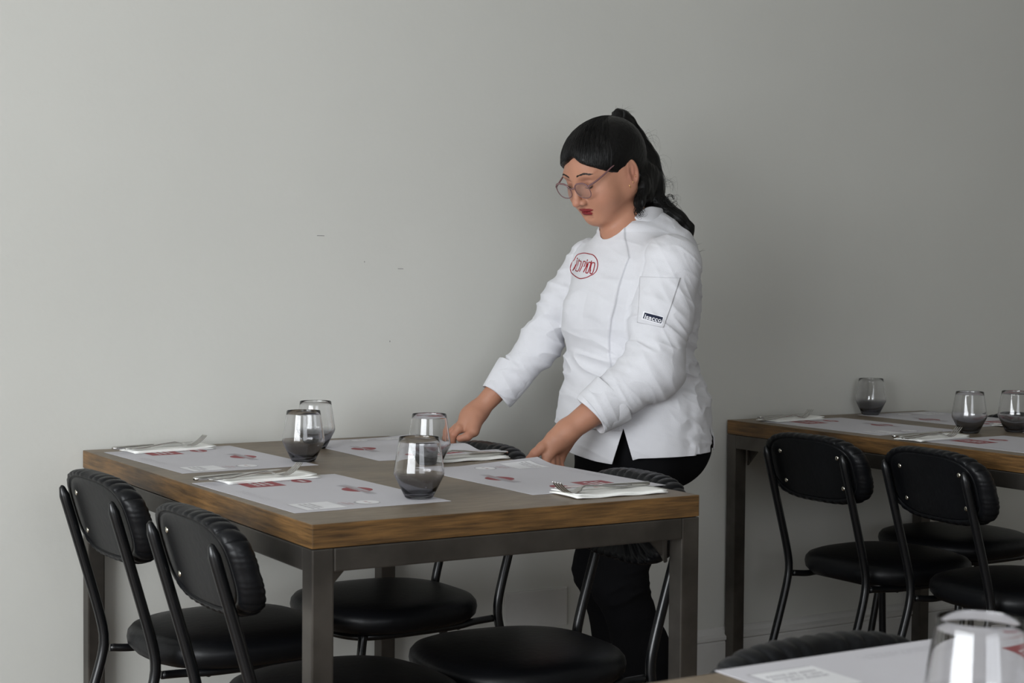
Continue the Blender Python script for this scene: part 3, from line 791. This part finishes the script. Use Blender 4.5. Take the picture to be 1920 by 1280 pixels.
def jacket_sdf(P):
    d, f, l = torso(P)
    sh = rcone(P, R_SH+V3(.008, -.008, 0), L_SH+V3(-.004, .004, 0), .050, .058)
    d = smin(d, sh, .07)
    d = smin(d, rcone(P, V3(.012, -.02, 1.262), V3(.03, 0, 1.16), .062, .11), .05)
    d = smin(d, rcone(P, V3(0.0410, -0.0000, 1.3080), V3(0.1150, -0.0200, 1.2340), .042, .060), .05)
    sr = chain(P, [R_SH, .5*(R_SH+R_EL), R_EL, Rc+RA*.01], [.057, .055, .049, .043], .03)
    sl = chain(P, [L_SH, .5*(L_SH+L_EL), L_EL, Lc+LA*.01], [.072, .069, .062, .053], .03)
    sl = smin(sl, rcone(P, L_EL+V3(.018, .02, -.01), L_EL, .050, .05), .05)
    sleeve = np.minimum(sr, sl); k = .016
    tor = d; d = smin(d, sleeve, k)
    # folds -------------------------------------------------------
    w_s = np.clip((tor-sleeve)/.03+.5, 0, 1)            # 1 on the sleeves
    near = np.abs(d) < .03
    out = d
    if near.any():
        p = P[near]; ws = w_s[near]
        lf = (p-V3(.1, -.2, 1.0)); isL = (sl[near] < sr[near])
        ax = np.where(isL[:, None], LA, RA)
        # sleeve folds: run round the arm, crowding at the elbow and cuff
        t = (p*ax).sum(1); perp = p-t[:, None]*ax
        Pf = np.stack([t*26+perp[:, 0]*14, perp[:, 0]*9, perp[:, 2]*9+perp[:, 1]*6], 1)
        el = np.where(isL, np.linalg.norm(p-L_EL, axis=1), np.linalg.norm(p-R_EL, axis=1))
        amp = .0020+.0038*np.exp(-(el/.085)**2)+.0016*np.exp(-((p[:, 2]-1.1)/.1)**2)
        fs = amp*np.clip(ridge(Pf, 4), -.6, 1)
        # long diagonal drags on the upper left sleeve
        fs = fs+.0016*ridge(np.stack([p[:, 0]*30+p[:, 2]*16, p[:, 1]*8, p[:, 2]*6], 1), 21)
        # body folds: soft, horizontal near the waist, slanting from the armpits
        Pb = np.stack([p[:, 0]*7+p[:, 2]*10, p[:, 1]*7, p[:, 2]*26+p[:, 0]*9], 1)
        wz = np.exp(-((p[:, 2]-.955)/.055)**2)
        fb = (.0016+.0052*wz)*np.clip(ridge(Pb, 9), -.6, 1)
        Pv = np.stack([p[:, 0]*22, p[:, 1]*22, p[:, 2]*4], 1)
        fb = fb+.0030*noise(Pv, 12)*np.clip((.90-p[:, 2])/.12, 0, 1)
        # drape folds at the right of the back
        fb = fb+.0028*np.clip(ridge(np.stack([p[:, 0]*12-p[:, 2]*14, p[:, 1]*10, p[:, 2]*17+p[:, 0]*22], 1), 15), -.5, 1)*np.clip((p[:, 0]-.08)/.06, 0, 1)
        # crease under the right arm towards the waist
        # overlapping front panel: a step, then the turned edge
        e = edge_line(p[:, 2]); front = (f[near] > .02)*(p[:, 2] > .80)
        s = np.clip((e-p[:, 0])/.0035+.5, 0, 1)
        fb = fb+front*(.0038*s+.0014*np.exp(-((p[:, 0]-e+.006)/.004)**2))
        # hem stitched turn-up
        out = out.copy(); out[near] = d[near]-(fs*ws+fb*(1-ws))
        # armhole seam
        seam = np.abs(tor[near]-sleeve[near]-.004)
        up_ = (p[:, 2] > 1.10)
        out[near] += .0022*np.exp(-(seam/.0022)**2)*up_
    return out
def jacket_cut(P):
    """positive where there is no cloth"""
    z, x, y = P[:, 2], P[:, 0], P[:, 1]
    _, f, l = torso(P)
    arm = np.minimum(np.minimum(rcone(P, R_EL, Rc, .075, .06), rcone(P, L_EL, Lc, .085, .07)), 9)
    onarm = arm < 0
    hem = np.interp(l, [-.22, -.12, -.02, .06, .105, .15, .25], [.765, .752, .735, .722, .718, .735, .742])
    hem = np.where(f < 0, .742, hem)
    g = hem-z
    # front slit, an inverted V under the overlap, left of the wearer's centre
    slit = np.minimum(.30*(.806-z)-np.abs(x-(-.013)-.10*(.80-z)*0), f-.02)
    g = np.maximum(g, slit*.9)
    # side slit
    s2 = np.minimum(.17*(.815-z)-np.abs(l-(.180)), -f-.02)
    g = np.maximum(g, s2*.9)
    g = np.where(onarm, -.01, g)
    ca = (P-Rc)@RA; cb = (P-Lc)@LA
    nr = np.linalg.norm(P-Rc, axis=1) < .085; nl = np.linalg.norm(P-Lc, axis=1) < .095
    g = np.where(nr, ca, g); g = np.where(nl, cb, g)
    # neck opening
    q_ = P-CC; cf, cl = (q_@TF)/CF, (q_@TLt)/CL; rad = np.sqrt(cf*cf+cl*cl)
    neck = np.minimum((1-rad)*.065, z-1.20)
    neck = np.maximum(neck, np.minimum(z-collar_top(cf/np.maximum(rad, .05))+.004, (1.55-rad)*.065))
    return np.maximum(g, neck)
v, q = surface_nets(jacket_sdf, (-.38, -.34, .66), (.30, .26, 1.33), .0026, slack=1.7)
v, q = trim(jacket_cut, v, q, .0026)
me = np_mesh('chef_jacket', v, q); jk = link('chef_jacket', me, M_cotton, per)
so = jk.modifiers.new('thick', 'SOLIDIFY'); so.thickness = .0022; so.offset = -1
from mathutils.bvhtree import BVHTree
JT = BVHTree.FromPolygons(v.tolist(), q)
def onto(x, z, off=.0008, T=None, y0=-.5):
    """drop a point on the cloth, straight back from in front"""
    h = (T or JT).ray_cast(Vector((x, y0, z)), Vector((0, 1, 0)))
    return (h[0]+Vector((0, -off, 0))) if h[0] else Vector((x, -.15, z))

def sleeve_band(c, a, r0, r1, ln, seed, name='cuff', squash=.86):
    """rolled-back cuff: a double band round the arm, mouth at c, axis a pointing to the hand"""
    b = bmesh.new(); a = Vector(a); x = a.cross(Vector((0, 1, 0))).normalized(); y = a.cross(x); n = 72; rings = []
    prof = [(-.85, .90), (-.98, .965), (-1.0, 1.0), (-.97, 1.02), (-.85, 1.03), (-.6, 1.02), (-.3, 1.015), (-.08, 1.01), (0, .995), (.03, .96), (.0, .93), (-.2, .90), (-.5, .88)]
    for t, k in prof:
        ring = []
        for i in range(n):
            th = 2*PI*i/n; r = (r0+(r1-r0)*(-t))*k
            wv = 1+.020*math.sin(3*th+seed+t*2)+.016*math.sin(7*th+seed*2+t*5)+.008*math.sin(13*th+t*9)
            tt = t*ln+.004*math.sin(2*th+seed)
            p = Vector(c)+a*tt+(x*math.cos(th)+y*math.sin(th)*squash)*r*wv
            ring.append(b.verts.new(p))
        rings.append(ring)
    for A, B in zip(rings, rings[1:]):
        for i in range(n): b.faces.new((A[i], A[(i+1) % n], B[(i+1) % n], B[i]))
    o = obj(name, b, M_cotton, jk); s = o.modifiers.new('round', 'SUBSURF'); s.levels = s.render_levels = 1; return o
sleeve_band(Rc+RA*.004, RA, .0450, .0520, .085, 1.0)
sleeve_band(Lc+LA*.006, LA, .0530, .0640, .070, 2.6)


# standing collar round the neck, open at the front
def collar_pt(ph, h, out=0):
    """h metres below (-) the top edge of the collar"""
    c, s_ = math.cos(ph), math.sin(ph)
    p = CC+TF*c*(CF+out)+TLt*s_*(CL+out); p[2] = collar_top(np.array(c))+h; return p
b = bmesh.new(); n = 70; rows = []
for i in range(n+1):
    ph = math.radians(22+(330-22)*i/n); e = min(1, i/4, (n-i)/4); lo = -.036
    pr = [(lo, .0085), (lo*.75, .0045), (lo*.4, .0015), (-.002-.006*(1-e), -.0008), (-.006*(1-e), -.0022), (-.002-.006*(1-e), -.0036), (lo*.4, -.0015), (lo*.8, .001)]
    rows.append([b.verts.new(collar_pt(ph, h, o_)) for h, o_ in pr])
for A, B in zip(rows, rows[1:]):
    for k in range(len(A)-1): b.faces.new((A[k], A[k+1], B[k+1], B[k]))
obj('collar', b, M_cotton, jk)

# ---------------------------------------------------------------- embroidery on the chest, woven tag on the sleeve
def E1(u, v):
    p = V3(-0.1520, -0.1500, 1.2400); s = (V3(-0.0530, -0.1500, 1.2410)-p)[0]/1280
    return p[0]+u*s, p[2]-v*s
def stitch(b, pts, r, closed=False):
    P = [onto(*E1(u, v), off=.0006) for u, v in pts]
    if closed:
        Q_ = catmull(P[-2:]+P+P[:2], 3); P = Q_[6:-6]
    else: P = catmull(P, 3) if len(P) > 2 else [P[0]+(P[1]-P[0])*t for t in (0, .33, .66, 1)]
    tube(b, P, r*(1 if closed else 1.4), 6, closed=closed)
b = bmesh.new()
stitch(b, [(560, 205), (660, 205), (760, 235), (860, 265), (930, 330), (985, 430), (1005, 560), (985, 690), (940, 800), (860, 880), (770, 925), (700, 965), (600, 1000), (500, 1020), (430, 1005), (340, 940), (265, 840), (225, 720), (235, 600), (280, 500), (350, 400), (400, 300), (460, 235)], .00125, True)
for s_, r in (([(428, 432), (400, 550), (345, 660), (297, 748)], .0011), ([(485, 395), (430, 580), (365, 765)], .0010), ([(365, 765), (430, 775), (500, 610), (530, 480), (475, 450)], .0010),
              ([(597, 470), (550, 620), (465, 800)], .0010), ([(597, 470), (645, 487), (625, 590), (598, 645)], .0010), ([(695, 490), (665, 640), (578, 820)], .0011),
              ([(826, 460), (780, 630), (705, 842)], .0010), ([(705, 842), (645, 825), (700, 640), (745, 505), (805, 520)], .0010),
              ([(835, 520), (915, 530), (890, 700), (835, 855), (768, 845), (790, 740)], .0010), ([(835, 520), (800, 640), (768, 800)], .0010),
              ([(392, 570), (365, 640), (340, 690)], .0019), ([(700, 555), (668, 655)], .0017), ([(437, 360), (437, 392)], .0013), ([(708, 432), (708, 452)], .0014)):
    stitch(b, s_, r)
obj('embroidered_logo', b, M_thread, jk)
def E2(u, v):
    p = V3(0.0050, -0.2500, 1.1030); s = (V3(0.0920, -0.2500, 1.1030)-p)[0]/1792
    return p[0]+u*s, p[2]-v*s
def patch(c, n, m, off):
    b = bmesh.new(); g = []
    for i in range(n+1):
        row = []
        for j in range(m+1):
            s, t = i/n, j/m
            u = (c[0][0]*(1-s)+c[1][0]*s)*(1-t)+(c[3][0]*(1-s)+c[2][0]*s)*t
            v = (c[0][1]*(1-s)+c[1][1]*s)*(1-t)+(c[3][1]*(1-s)+c[2][1]*s)*t
            row.append(b.verts.new(onto(*E2(u, v), off=off)))
        g.append(row)
    for i in range(n):
        for j in range(m): b.faces.new((g[i][j], g[i+1][j], g[i+1][j+1], g[i][j+1]))
    return b
M_tagw = mat('woven_white', (.82, .82, .86), .8)
obj('tag_backing', patch([(440, 350), (1420, 605), (1300, 985), (345, 735)], 14, 6, .0028), M_tagw, jk)
tg = obj('sleeve_tag', patch([(490, 405), (1360, 630), (1255, 920), (405, 690)], 14, 6, .0034), M_navy, jk)
cu = bpy.data.curves.new('t', 'FONT'); cu.body = 'isacco'; cu.size = 1; cu.offset = .022; cu.space_character = 1.06
to = bpy.data.objects.new('t', cu); COL.objects.link(to); bpy.context.view_layer.update()
tm = bpy.data.meshes.new_from_object(to.evaluated_get(bpy.context.evaluated_depsgraph_get())); bpy.data.objects.remove(to)
b = bmesh.new(); b.from_mesh(tm); bmesh.ops.subdivide_edges(b, edges=[e for e in b.edges if e.calc_length() > .15], cuts=1)
x1 = max(v_.co.x for v_ in b.verts)
for v_ in b.verts:
    s, t = v_.co.x/x1, v_.co.y
    v_.co = onto(*E2(445+800*s+95*t*.9, 688+188*s-330*t*.9), off=.0040)
obj('tag_lettering', b, M_tagw, jk, smooth=False)
# pocket sewn on the upper sleeve
pk = obj('sleeve_pocket', patch([(330, -1320), (2230, -1270), (1380, 1120), (160, 900)], 30, 40, .0012), M_cotton, jk)
so = pk.modifiers.new('thick', 'SOLIDIFY'); so.thickness = .0006; so.offset = 1

# ---------------------------------------------------------------- trousers and shoes
LH, LK, LA_ = V3(.062, -.070, .80), V3(-.015, -.060, .425), V3(.085, -.045, .08)      # her left leg
RH, RK, RA2 = V3(-.020, .060, .80), V3(-.050, .055, .425), V3(.030, .075, .08)         # her right leg
def trousers(P):
    d = ell(P, (.040, .012, .83), (.158, .150, .135))
    d = smin(d, ell(P, (.110, .020, .745), (.110, .120, .105)), .06)
    for H, K, A in ((LH, LK, LA_), (RH, RK, RA2)):
        e = chain(P, [H, .5*(H+K), K, .5*(K+A)+V3(.012, 0, 0), A], [.098, .086, .062, .062, .056], .04)
        d = smin(d, e, .035)
    z = P[:, 2]
    w_ = .0035*ridge(np.stack([P[:, 0]*9+z*10, P[:, 1]*9, z*22-P[:, 0]*12], 1), 31)*np.exp(-((z-.42)/.10)**2)+.0012*ridge(P*np.array([9, 9, 16.]), 33)
    d = d-w_
    return smax(d, z-.93, .01)
def trim_ank(P): return .055-P[:, 2]
v, q = surface_nets(trousers, (-.22, -.25, .0), (.30, .25, .98), .0045, slack=1.5)
v, q = trim(trim_ank, v, q, .0045)
link('trousers', np_mesh('trousers', v, q), M_pants, per)
for A in (LA_, RA2):
    def shoe(P, A=A):
        c = A+V3(0, 0, -.045); t = c+TF*.17
        d = smin(rcone(P, c+V3(0, 0, .01), t+V3(0, 0, -.012), .040, .030), rcone(P, c, c+V3(0, 0, .05), .042, .038), .03)
        return smax(d, .001-P[:, 2], .004)
    c = A+TF*.08
    v, q = surface_nets(shoe, (c[0]-.2, c[1]-.2, -.02), (c[0]+.2, c[1]+.2, .14), .006)
    link('shoe', np_mesh('shoe', v, q), M_shoe, per)

# ---------------------------------------------------------------- hair
PB = V3(-0.0210, -0.0100, 1.5560)                                 # where the ponytail is tied
TAIL = [PB, V3(-0.0040, 0.0050, 1.5450), V3(0.0160, 0.0200, 1.5070), V3(0.0400, 0.0300, 1.4510), V3(0.0520, 0.0300, 1.3980), V3(0.0680, 0.0250, 1.3540), V3(0.0970, 0.0200, 1.3300), V3(0.1290, 0.0200, 1.3100), V3(0.1540, 0.0220, 1.2860), V3(0.1660, 0.0240, 1.2640)]
TR = [.020, .023, .030, .042, .042, .032, .025, .0215, .016, .004]
TFINE = np.array([tuple(x) for x in catmull([tuple(t) for t in TAIL], 10)])
def hair_sdf(P):
    Q = toH(P)
    d = ell(Q, (-.010, 0, .031), (.113, .0845, .087))
    d = smin(d, ell(Q, (-.060, 0, -.005), (.055, .060, .065)), .03)
    # opening for the face, ear and nape
    a = np.abs(Q[:, 1])
    g1 = .657*(Q[:, 0]-.0885)-.754*(Q[:, 2]-.057+.18*np.clip(a-.02, 0, 1)-.016*np.exp(-((Q[:, 1]-.010)/.016)**2))
    g = np.maximum(g1, -9)
    ear = ell(Q, (-.016, np.sign(1)*.0, -.035), (.026, .2, .046))
    low = -.060-Q[:, 2]+.25*Q[:, 0]
    face = smin(np.maximum(-g, -(Q[:, 0]+.012)), ear, .012)
    d = smax(d, -face, .008)
    d = smax(d, low, .02)
    # combed grooves, all running to the knot
    R_ = P-PB; r = np.linalg.norm(R_, axis=1)+1e-6; D = R_/r[:, None]
    d = d-.0005*noise(D*38, 41)*np.clip(r/.05, 0, 1)-.0006*noise(D*95, 42)*.4
    t = None; tt = 0
    t = chain(P, TAIL, TR, .012)
    t = smin(t, rcone(P, V3(-0.0240, -0.0120, 1.5670), V3(-0.0130, -0.0000, 1.5630), .012, .016), .012)
    m = np.abs(t) < .03
    if m.any():
        p = P[m]; T = TFINE; seg = np.clip(np.argmin(np.linalg.norm(p[:, None]-T[None], axis=2), axis=1), 1, len(T)-2)
        ax = T[seg+1]-T[seg-1]; ax /= np.linalg.norm(ax, axis=1)[:, None]
        pr = p-T[seg]; pr = pr-(pr*ax).sum(1)[:, None]*ax; al = seg[:, None]*np.array([[.03, .02, .01]])
        rr_ = np.linalg.norm(pr, axis=1)[:, None]+1e-5; pr = pr/rr_*.03
        t[m] -= .0026*noise(pr*75+al, 44)+.0012*noise(pr*190+al, 45)
    # lock falling in front of the collar, behind the ear
    lk = chain(P, [V3(0.0380, -0.0300, 1.4300), V3(0.0330, -0.0550, 1.3860), V3(0.0270, -0.0800, 1.3460), V3(0.0240, -0.0880, 1.3250)], [.022, .018, .0105, .004], .02)
    lk = smin(lk, rcone(P, V3(0.0490, -0.0050, 1.4160), V3(0.0470, -0.0350, 1.3540), .032, .016), .02)
    al = P-V3(0.0290, -0.0600, 1.3860)
    lk = lk-.0018*noise(al*np.array([150, 150, 14.]), 46)-.0008*noise(al*np.array([330, 330, 20.]), 47)
    return smin(smin(d, t, .012), lk, .012)
v, q = surface_nets(hair_sdf, (-.19, -.17, 1.24), (.20, .13, 1.63), .0022, slack=1.6)
me = np_mesh('hair', v, q)
hair = link('hair', me, M_hair, per)
b = bmesh.new(); b.from_mesh(me); rnd = random.Random(4)
def strand(pts, r, jit=0):
    P = [Vector(p)+Vector([rnd.gauss(0, jit) for _ in range(3)]) for p in pts]; C_ = catmull(P, 5); n = len(C_)
    tube(b, C_, [r*(1-.8*i/(n-1)) for i in range(n)], 4, cap=False)
def curl(c, r, turns, ax, rad=.0005):
    pts = []
    for k in range(22):
        t = k/21; a_ = 2*PI*turns*t; rr = r*(1-.35*t)
        pts.append(Vector(c)+Vector((math.cos(a_)*rr+ax[0]*t, .3*math.sin(a_)*rr+ax[1]*t, math.sin(a_)*rr+ax[2]*t)))
    n = len(pts); tube(b, pts, [rad*(1-.6*i/n) for i in range(n)], 4, cap=False)
# long strands down the tail
for i in range(420):
    a0 = rnd.uniform(0, 2*PI); rr = rnd.uniform(.75, 1.06); pts = []; wob = rnd.uniform(-.4, .4)
    k1 = rnd.randint(6, 9)
    for k in range(1, k1+1):
        ax = (Vector(TAIL[min(k+1, 9)])-Vector(TAIL[k-1])).normalized(); e1 = ax.cross(Vector((0, 1, 0))).normalized(); e2 = ax.cross(e1)
        a_ = a0+wob*k*.3; pts.append(Vector(TAIL[k])+(e1*math.cos(a_)+e2*math.sin(a_))*TR[k]*rr+Vector([rnd.gauss(0, .0012) for _ in range(3)]))
    strand(pts, rnd.uniform(.00035, .0007))
# combed strands over the scalp, from the hairline to the knot
HT = BVHTree.FromPolygons(v.tolist(), q.tolist())
def on_hair(p, off):
    h = HT.find_nearest(Vector(p)); return h[0]+h[1]*off
for i in range(700):
    l = rnd.uniform(-.072, .074); k = math.sqrt(1-(l/.0845)**2); go = rnd.uniform(.0005, .006)
    for th in np.linspace(-.4, 1.5, 120):
        f_, u_ = -.010+.113*k*math.cos(th), .031+.087*k*math.sin(th)
        if .657*(f_-.0885)-.754*(u_-.057+.18*max(0, abs(l)-.02)-.016*math.exp(-((l-.010)/.016)**2)) < -go: break
    st = toW((f_, l, u_))[0]
    up_ = HA.T@V3(0, 0, .055)
    pts = [on_hair(st*(1-t)+PB*t+up_*math.sin(PI*t), .0003+.0008*rnd.random()) for t in np.linspace(0, .95, 13)]
    strand(pts, rnd.uniform(.0003, .0006), .0002)
# fine baby hairs on the forehead and temple
for i in range(0):
    l = rnd.uniform(.005, .070); st = toW((.089-.5*l, l, .058-.62*l))[0]; en = toW((.094-.62*l+rnd.gauss(0, .003), l+rnd.uniform(0, .006), .048-.68*l+rnd.gauss(0, .003)))[0]
    h1 = (Vector(st)*.5+Vector(en)*.5); strand([st, h1, en], .0003, .0006)
# flyaways at the knot and behind the tail, curls at its end
for i in range(46):
    a_ = rnd.uniform(-.9, 1.3); L_ = rnd.uniform(.012, .040); o = PB+V3(rnd.uniform(-.01, .02), rnd.uniform(-.01, .01), rnd.uniform(.008, .018))
    d_ = V3(math.sin(a_), rnd.gauss(0, .4), abs(math.cos(a_))*.6)
    strand([o, o+d_*L_*.5, o+d_*L_+V3(.004, 0, -.004)], .00022, .0012)
for i in range(40):
    k = rnd.randint(2, 5); o = np.array(TAIL[k])+V3(TR[k]*.8, rnd.uniform(-.02, .01), rnd.uniform(-.01, .01)); L_ = rnd.uniform(.02, .05)
    strand([o, o+V3(L_*.5, 0, rnd.uniform(-.01, .02)), o+V3(L_*.9, 0, rnd.uniform(-.02, .015)), o+V3(L_*rnd.uniform(.6, 1.1), 0, rnd.uniform(-.05, -.01))], .00018, .002)
for i in range(26):
    o = V3(0.0760, -0.0000, 1.3610)+V3(rnd.uniform(-.012, .03), rnd.uniform(-.02, .01), rnd.uniform(-.03, .006))
    curl(o, rnd.uniform(.006, .014), rnd.uniform(.8, 1.8), (rnd.uniform(.0, .02), rnd.uniform(-.01, .01), rnd.uniform(-.02, .0)), rnd.uniform(.0004, .0009))
for i in range(24):
    strand([V3(0.0270, -0.0850, 1.3820)+V3(rnd.uniform(-.012, .012), 0, 0), V3(0.0180, -0.1040, 1.3470)+V3(rnd.uniform(-.008, .010), 0, 0), V3(0.0170, -0.1120, 1.3240)+V3(rnd.uniform(-.006, .012), 0, rnd.uniform(-.008, .012))], .0006)
    o = V3(0.0210, -0.1000, 1.3250)+V3(rnd.uniform(-.006, .010), rnd.uniform(-.004, .004), rnd.uniform(-.006, .01))
    curl(o, rnd.uniform(.004, .009), rnd.uniform(.9, 1.5), (rnd.uniform(-.004, .012), -.004, rnd.uniform(-.014, 0)), rnd.uniform(.0003, .0007))
strand([V3(0.0570, -0.0000, 1.4690), V3(0.0860, -0.0000, 1.4320), V3(0.0980, -0.0000, 1.3970), V3(0.0930, -0.0000, 1.3660)], .0009); strand([V3(0.0630, 0.0100, 1.4670), V3(0.0910, 0.0100, 1.4280), V3(0.1020, 0.0100, 1.3880)], .0006)
strand([V3(0.1080, 0.0100, 1.3570), V3(0.1300, 0.0100, 1.3460), V3(0.1410, 0.0100, 1.3300), V3(0.1440, 0.0100, 1.3150)], .0005)
strand([V3(0.1650, 0.0300, 1.2660), V3(0.1750, 0.0300, 1.2490), V3(0.1920, 0.0300, 1.2520)], .0006); strand([V3(0.1680, 0.0300, 1.2600), V3(0.1790, 0.0300, 1.2330), V3(0.2000, 0.0300, 1.2350)], .0007); strand([V3(0.1710, 0.0300, 1.2530), V3(0.1840, 0.0300, 1.2310), V3(0.1980, 0.0300, 1.2390)], .0005)
b.to_mesh(me); b.free(); me.shade_smooth()
b = bmesh.new(); dr = Vector(TAIL[1]-TAIL[0]).normalized(); e1 = dr.cross(Vector((0, 1, 0))).normalized(); e2 = dr.cross(e1); c_ = Vector(PB)-dr*.004
tube(b, [c_+(e1*math.cos(t)+e2*math.sin(t))*.0205 for t in np.linspace(0, 2*PI, 40, endpoint=False)], .0035, 8, closed=True)
obj('hair_tie', b, M_tie, hair)

# ---------------------------------------------------------------- brows, lashes, glasses, earrings

bpy.context.view_layer.update()
vb = [x.co.copy() for x in body.data.vertices]; BT = BVHTree.FromPolygons(vb, [tuple(p.vertices) for p in body.data.polygons])
def on_face(f, l, u, off=.0):
    o = Vector(toW((f+.05, l, u))[0]); d = Vector(-HA[0]); h = BT.ray_cast(o, d)
    return (h[0]-d*off) if h[0] else Vector(toW((f, l, u))[0])
for s in (1, -1):
    b = bmesh.new()
    for i in range(150):
        t = rnd.random(); l = .013+.036*t; u = .0235+.0075*math.sin(t*2.2)-.006*t*t+rnd.gauss(0, .0011*(1-.6*t)); L_ = .006
        p0 = on_face(.09, s*l, u, .0003); p1 = on_face(.09, s*(l+L_), u+.0012*(1-2*t)+.0005, .0006)
        tube(b, [p0, (p0+p1)/2+Vector(HA[0]*.0003), p1], [.00042, .00038, .00015], 4, cap=False)
    obj('eyebrow', b, M_lash, per)
    b = bmesh.new()
    C_ = [on_face(.09, s*(.0205+.0245*t), -.0075-.0035*math.sin(PI*t)+.003*t, .0004) for t in np.linspace(0, 1, 12)]
    tube(b, C_, [.0005+.0007*math.sin(PI*i/11) for i in range(12)], 6)
    for i in range(12):
        t = rnd.uniform(.55, .98); k = t*11; a_ = C_[int(min(k, 10))].lerp(C_[int(min(k, 10))+1], k-int(min(k, 10)))
        e_ = a_+Vector(toW((.0035, s*.0035, -.0012))[0]-toW((0, 0, 0))[0])
        m_ = a_.lerp(e_, .55)+Vector((0, 0, -.0012)); tube(b, catmull([a_, m_, e_], 3), [.00028]*6+[.00008], 4, cap=False)
    obj('eyelashes', b, M_lash, per)
gs = empty('eyeglasses'); gs.parent = per
M_lens = bpy.data.materials.new('lens'); M_lens.use_nodes = True; nt = M_lens.node_tree
g_ = nt.nodes.new('ShaderNodeBsdfGlass'); g_.inputs['IOR'].default_value = 1.06; g_.inputs['Color'].default_value = (.97, .96, .97, 1); g_.inputs['Roughness'].default_value = 0
gg = nt.nodes.new('ShaderNodeBsdfGlossy'); gg.inputs['Roughness'].default_value = .02; ms = nt.nodes.new('ShaderNodeMixShader'); ms.inputs[0].default_value = .06
nt.links.new(g_.outputs[0], ms.inputs[1]); nt.links.new(gg.outputs[0], ms.inputs[2]); nt.links.new(ms.outputs[0], nt.nodes['Material Output'].inputs[0])
def ring_pt(s, a, k=1.0):
    """a point of the lens outline: rounded, lifted at the outer top corner"""
    c, n_ = math.cos(a), math.sin(a)
    l = .0340+.0250*k*math.copysign(abs(c)**.88, c); u = -.0060+.0198*k*math.copysign(abs(n_)**.88, n_)
    u += .0045*k*max(0, c)*max(0, n_)
    f = .1085-.16*(l-.02)*abs(l-.02)*5-.10*(u+.006)*-1*.9+.0*u
    return Vector(toW((f, s*l, u))[0])
for s in (1, -1):
    b = bmesh.new(); A_ = [2*PI*i/48 for i in range(48)]
    rad = [.0012+.0010*max(0, math.sin(x)) for x in A_]
    tube(b, [ring_pt(s, x) for x in A_], rad, 8, closed=True)
    if s == 1:
        tube(b, [ring_pt(1, PI-.35), Vector(toW((.1130, .0035, .0015))[0]), Vector(toW((.1130, -.0035, .0015))[0]), ring_pt(-1, PI-.35)], .0016, 8)
    obj('lens_rim', b, M_frames, gs)
    b = bmesh.new(); A2 = [b.verts.new(ring_pt(s, x, .985)+Vector(HA[0])*.0006) for x in A_]; B2 = [b.verts.new(ring_pt(s, x, .985)-Vector(HA[0])*.0006) for x in A_]
    b.faces.new(A2); b.faces.new(B2[::-1])
    for i in range(48): b.faces.new((A2[i], A2[(i+1) % 48], B2[(i+1) % 48], B2[i]))
    obj('lens', b, M_lens, gs, smooth=False)
    b = bmesh.new(); h0 = ring_pt(s, .42, 1.03)
    pts = [h0, Vector(toW((.088, s*.0655, .0080))[0]), Vector(toW((.064, s*.0725, .0135))[0]), Vector(toW((.036, s*.0765, .0200))[0]), Vector(toW((.005, s*.0760, .0220))[0]), Vector(toW((-.020, s*.0720, .012))[0])]
    tube(b, catmull(pts, 5), [.0024-.0008*i/25 for i in range(26)], 8); obj('temple', b, M_frames, gs)
def hoop(c, r, rr, tilt=0):
    b = bmesh.new(); e1 = Vector(HA[2]); e2 = Vector(HA[0])*math.cos(tilt)+Vector(HA[1])*math.sin(tilt)
    tube(b, [Vector(c)+(e1*math.cos(t)+e2*math.sin(t))*r for t in np.linspace(0, 2*PI, 28, endpoint=False)], rr, 8, closed=True)
    obj('earring', b, M_gold, per)
hoop(V3(-0.0010, -0.1120, 1.3840), .0055, .0009, 1.2); hoop(V3(0.0080, -0.1120, 1.3940), .0032, .0007, .9); hoop(V3(0.0150, -0.1100, 1.4090), .0030, .0005, .3)
b = bmesh.new()
pts = [collar_pt(math.radians(a_), .004, -.012) for a_ in range(-60, 61, 10)]
tube(b, pts, .0005, 6); obj('necklace', b, M_gold, per)
